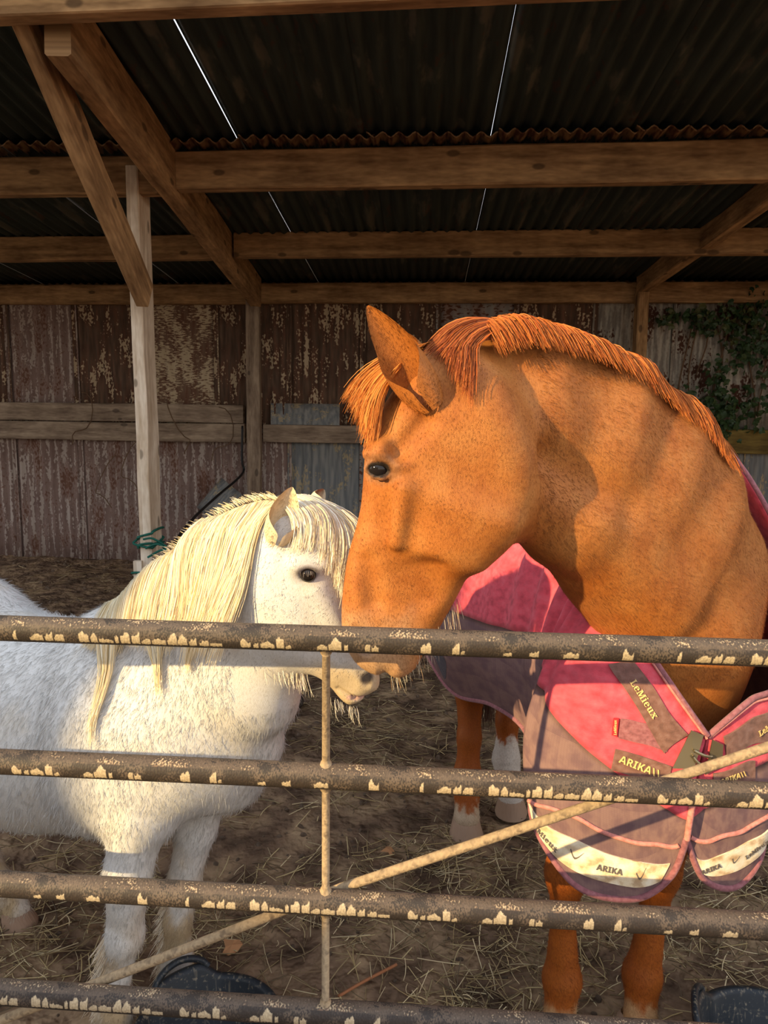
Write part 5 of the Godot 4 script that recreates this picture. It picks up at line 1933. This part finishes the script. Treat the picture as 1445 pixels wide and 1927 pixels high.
func small_things() -> void:
	var r := RandomNumberGenerator.new()
	r.seed = 55
	# ivy hanging from the wall plate in the right bay
	var ivy := thing("ivy", "dark green ivy hanging down the grey sheets in the corner", "ivy", V(2.75, 1.25, 6.05))
	var leaf := leaf_mesh()
	var dark := []
	for c in [lin(0.022, 0.050, 0.018), lin(0.035, 0.070, 0.024), lin(0.05, 0.085, 0.03), lin(0.09, 0.10, 0.035)]:
		dark.append(plain(c, 0.45))
	var blobs := [[2.30, 2.28, 0.10, 0.06, 26], [2.45, 2.30, 0.12, 0.05, 24], [2.62, 2.24, 0.14, 0.12, 50], [2.85, 2.25, 0.22, 0.17, 120], [3.05, 2.38, 0.20, 0.15, 80], [2.92, 2.02, 0.15, 0.18, 70], [3.10, 2.05, 0.16, 0.22, 70], [2.72, 1.80, 0.11, 0.12, 36], [2.70, 1.60, 0.13, 0.14, 60], [2.84, 1.52, 0.20, 0.16, 90], [2.76, 1.38, 0.10, 0.10, 40], [3.05, 1.60, 0.14, 0.20, 40], [2.50, 1.70, 0.04, 0.03, 6]]
	var st := st_new()
	var many := 0
	for bl in blobs:
		for k in bl[4]:
			var x: float = bl[0] + r.randfn() * bl[2] * 0.55
			var y: float = bl[1] + r.randfn() * bl[3] * 0.55
			var s := r.randf_range(0.035, 0.07)
			var bs := Basis.from_euler(Vector3(r.randfn() * 0.5, r.randfn() * 0.7, PI + r.randfn() * 0.7)) * Basis.from_scale(Vector3.ONE * s)
			var p := V(x, y, wall_d(x) - 0.05 - r.randf() * 0.14) - ivy.position
			if many < 290:
				var o := put("leaf", leaf, dark[r.randi() % 4], ivy)
				o.transform = Transform3D(bs, p)
			else:
				st.append_from(leaf, 0, Transform3D(bs, p))
			many += 1
	var rest := put("foliage", st.commit(), dark[1], ivy)
	rest.set_meta("kind", "stuff")
	var bark := plain(rgb8(112, 88, 66), 0.9)
	for k in 9:
		var x := r.randf_range(2.42, 3.15)
		var top := r.randf_range(2.2, 2.42)
		var low := top - r.randf_range(0.35, 0.95)
		var pts := []
		for i in 8:
			var t := i / 7.0
			var xx := x + 0.05 * sin(t * 4.0 + k) + 0.03 * t
			pts.append(V(xx, lerpf(top, low, t), wall_d(xx) - 0.05) - ivy.position)
		put("stem", tube(pts, [0.006], 6), bark, ivy)
	# dry vine stems trailing down the left of the wall
	for k in 5:
		var x: float = [-2.75, -2.3, -1.85, -1.45, -2.55][k]
		var top: float = [1.62, 1.20, 1.56, 1.5, 1.05][k]
		var pts := []
		for i in 10:
			var t := i / 9.0
			pts.append(V(x + 0.10 * sin(t * 5.0 + k * 2.0), top - 0.5 * t + 0.05 * sin(t * 9.0), wall_d(x) - 0.09))
		var at: Vector3 = pts[0]
		for i in pts.size():
			pts[i] -= at
		var o := put("dry_vine", tube(pts, [0.0045], 5), bark, self, at)
		tag(o, ["dry vine trailing over the double rail, furthest from the pale post", "dry vine on the lower sheets, beside the pale post", "dry vine over the double rail behind the pale post", "dry vine over the double rail, next to the brown back post", "dry vine hooked low on the worn sheets"][k], "vine", "dry vines on the back wall")
	# black hose slung from the rail to the foot of the pale post
	var hose := curve([V(-1.245, 1.34, 6.42), V(-1.25, 1.05, 6.40), V(-1.235, 0.93, 6.34), V(-1.32, 0.80, 5.7), V(-1.30, 0.74, 4.9), V(-1.215, 0.70, 4.18), V(-1.18, 0.55, 4.02), V(-1.13, 0.3, 4.05)], 40)
	var h0: Vector3 = hose[0]
	for i in hose.size():
		hose[i] -= h0
	tag(put("black_hose", tube(hose, [0.010], 8), plain(rgb8(26, 26, 27), 0.5), self, h0), "black hose sagging from the wall rail to the pale post", "hose")
	# green twine wound round the post foot
	var tw := thing("green_twine", "green twine wound around the foot of the pale post", "twine", V(-1.31, 0.5, 4.0))
	var green := plain(rgb8(30, 98, 82), 0.7)
	for k in 5:
		var y: float = [0.30, 0.235, 0.08, 0.03, 0.25][k]
		var pts := []
		for i in 21:
			var g := TAU * i / 20.0
			pts.append(Vector3(clampf(sin(g) * 0.075, -0.062 if k > 1 else -0.037, 0.045), y + 0.02 * sin(g + k), clampf(cos(g) * 0.18, -0.16, 0.098 if k > 1 and k < 4 else 0.056)))
		put("turn", tube(pts, [0.0065], 6), green, tw)
	for k in 5:
		var pts := curve([Vector3(0.0 + 0.01 * k, 0.28 - 0.05 * k, 0.07), Vector3(0.06 + 0.03 * k, 0.29 - 0.03 * k, 0.10), Vector3(0.12 + 0.02 * k, 0.24 - 0.04 * k, 0.06)], 8)
		put("loose_end", tube(pts, [0.006], 6), green, tw)
	# grey iron offcut leaning at the back post
	var off := put("iron_offcut", sheet_mesh(0.30, 0.34, 808), M.galvanised[0], self, V(-1.66, 0.62, 6.42))
	off.rotation = Vector3(-0.1, 0.1, -0.7)
	tag(off, "small torn grey iron offcut beside the back post", "offcut")
	# dung heap between the animals
	var heap := thing("dung_heap", "small dark dung heap on the earth behind the pony's chest", "dung", V(-0.56, 0.0, 3.45))
	var ball := SphereMesh.new()
	ball.radius = 0.05
	ball.height = 0.085
	ball.radial_segments = 14
	ball.rings = 8
	for k in 16:
		var g := r.randf() * TAU
		var d := 0.17 * sqrt(r.randf())
		var o := put("dropping", ball, M.dung, heap, Vector3(sin(g) * d, 0.03 + 0.09 * (1.0 - d / 0.17) * r.randf(), cos(g) * d))
		o.rotation = Vector3(r.randf() * 3, r.randf() * 3, r.randf() * 3)
		o.scale = Vector3(1.1, r.randf_range(0.8, 1.0), r.randf_range(0.8, 1.1))
	# a twig and two dead leaves
	var tg := curve([Vector3.ZERO, Vector3(0.07, 0.004, -0.05), Vector3(0.15, 0.0, -0.11)], 8)
	tag(put("twig", tube(tg, [0.004], 6), plain(rgb8(150, 96, 62), 0.8), self, V(-0.10, 0.02, 1.67)), "thin reddish twig on the straw behind the gate", "twig")
	for k in 2:
		var q: Array = [[-0.388, 1.826, 0.06], [0.05, 2.30, 0.05]][k]
		var o := put("dead_leaf", leaf, plain(rgb8(176, 126, 84), 0.8), self, V(q[0], ground_height(q[0], q[1]) + 0.012, q[1]))
		o.rotation = Vector3(-1.3, 0.6 + k, 0.3)
		o.scale = Vector3.ONE * q[2]
		tag(o, ["curled tan dead leaf on the earth beside the pony's feed pan", "small tan dead leaf on the straw behind the gate upright"][k], "leaf")
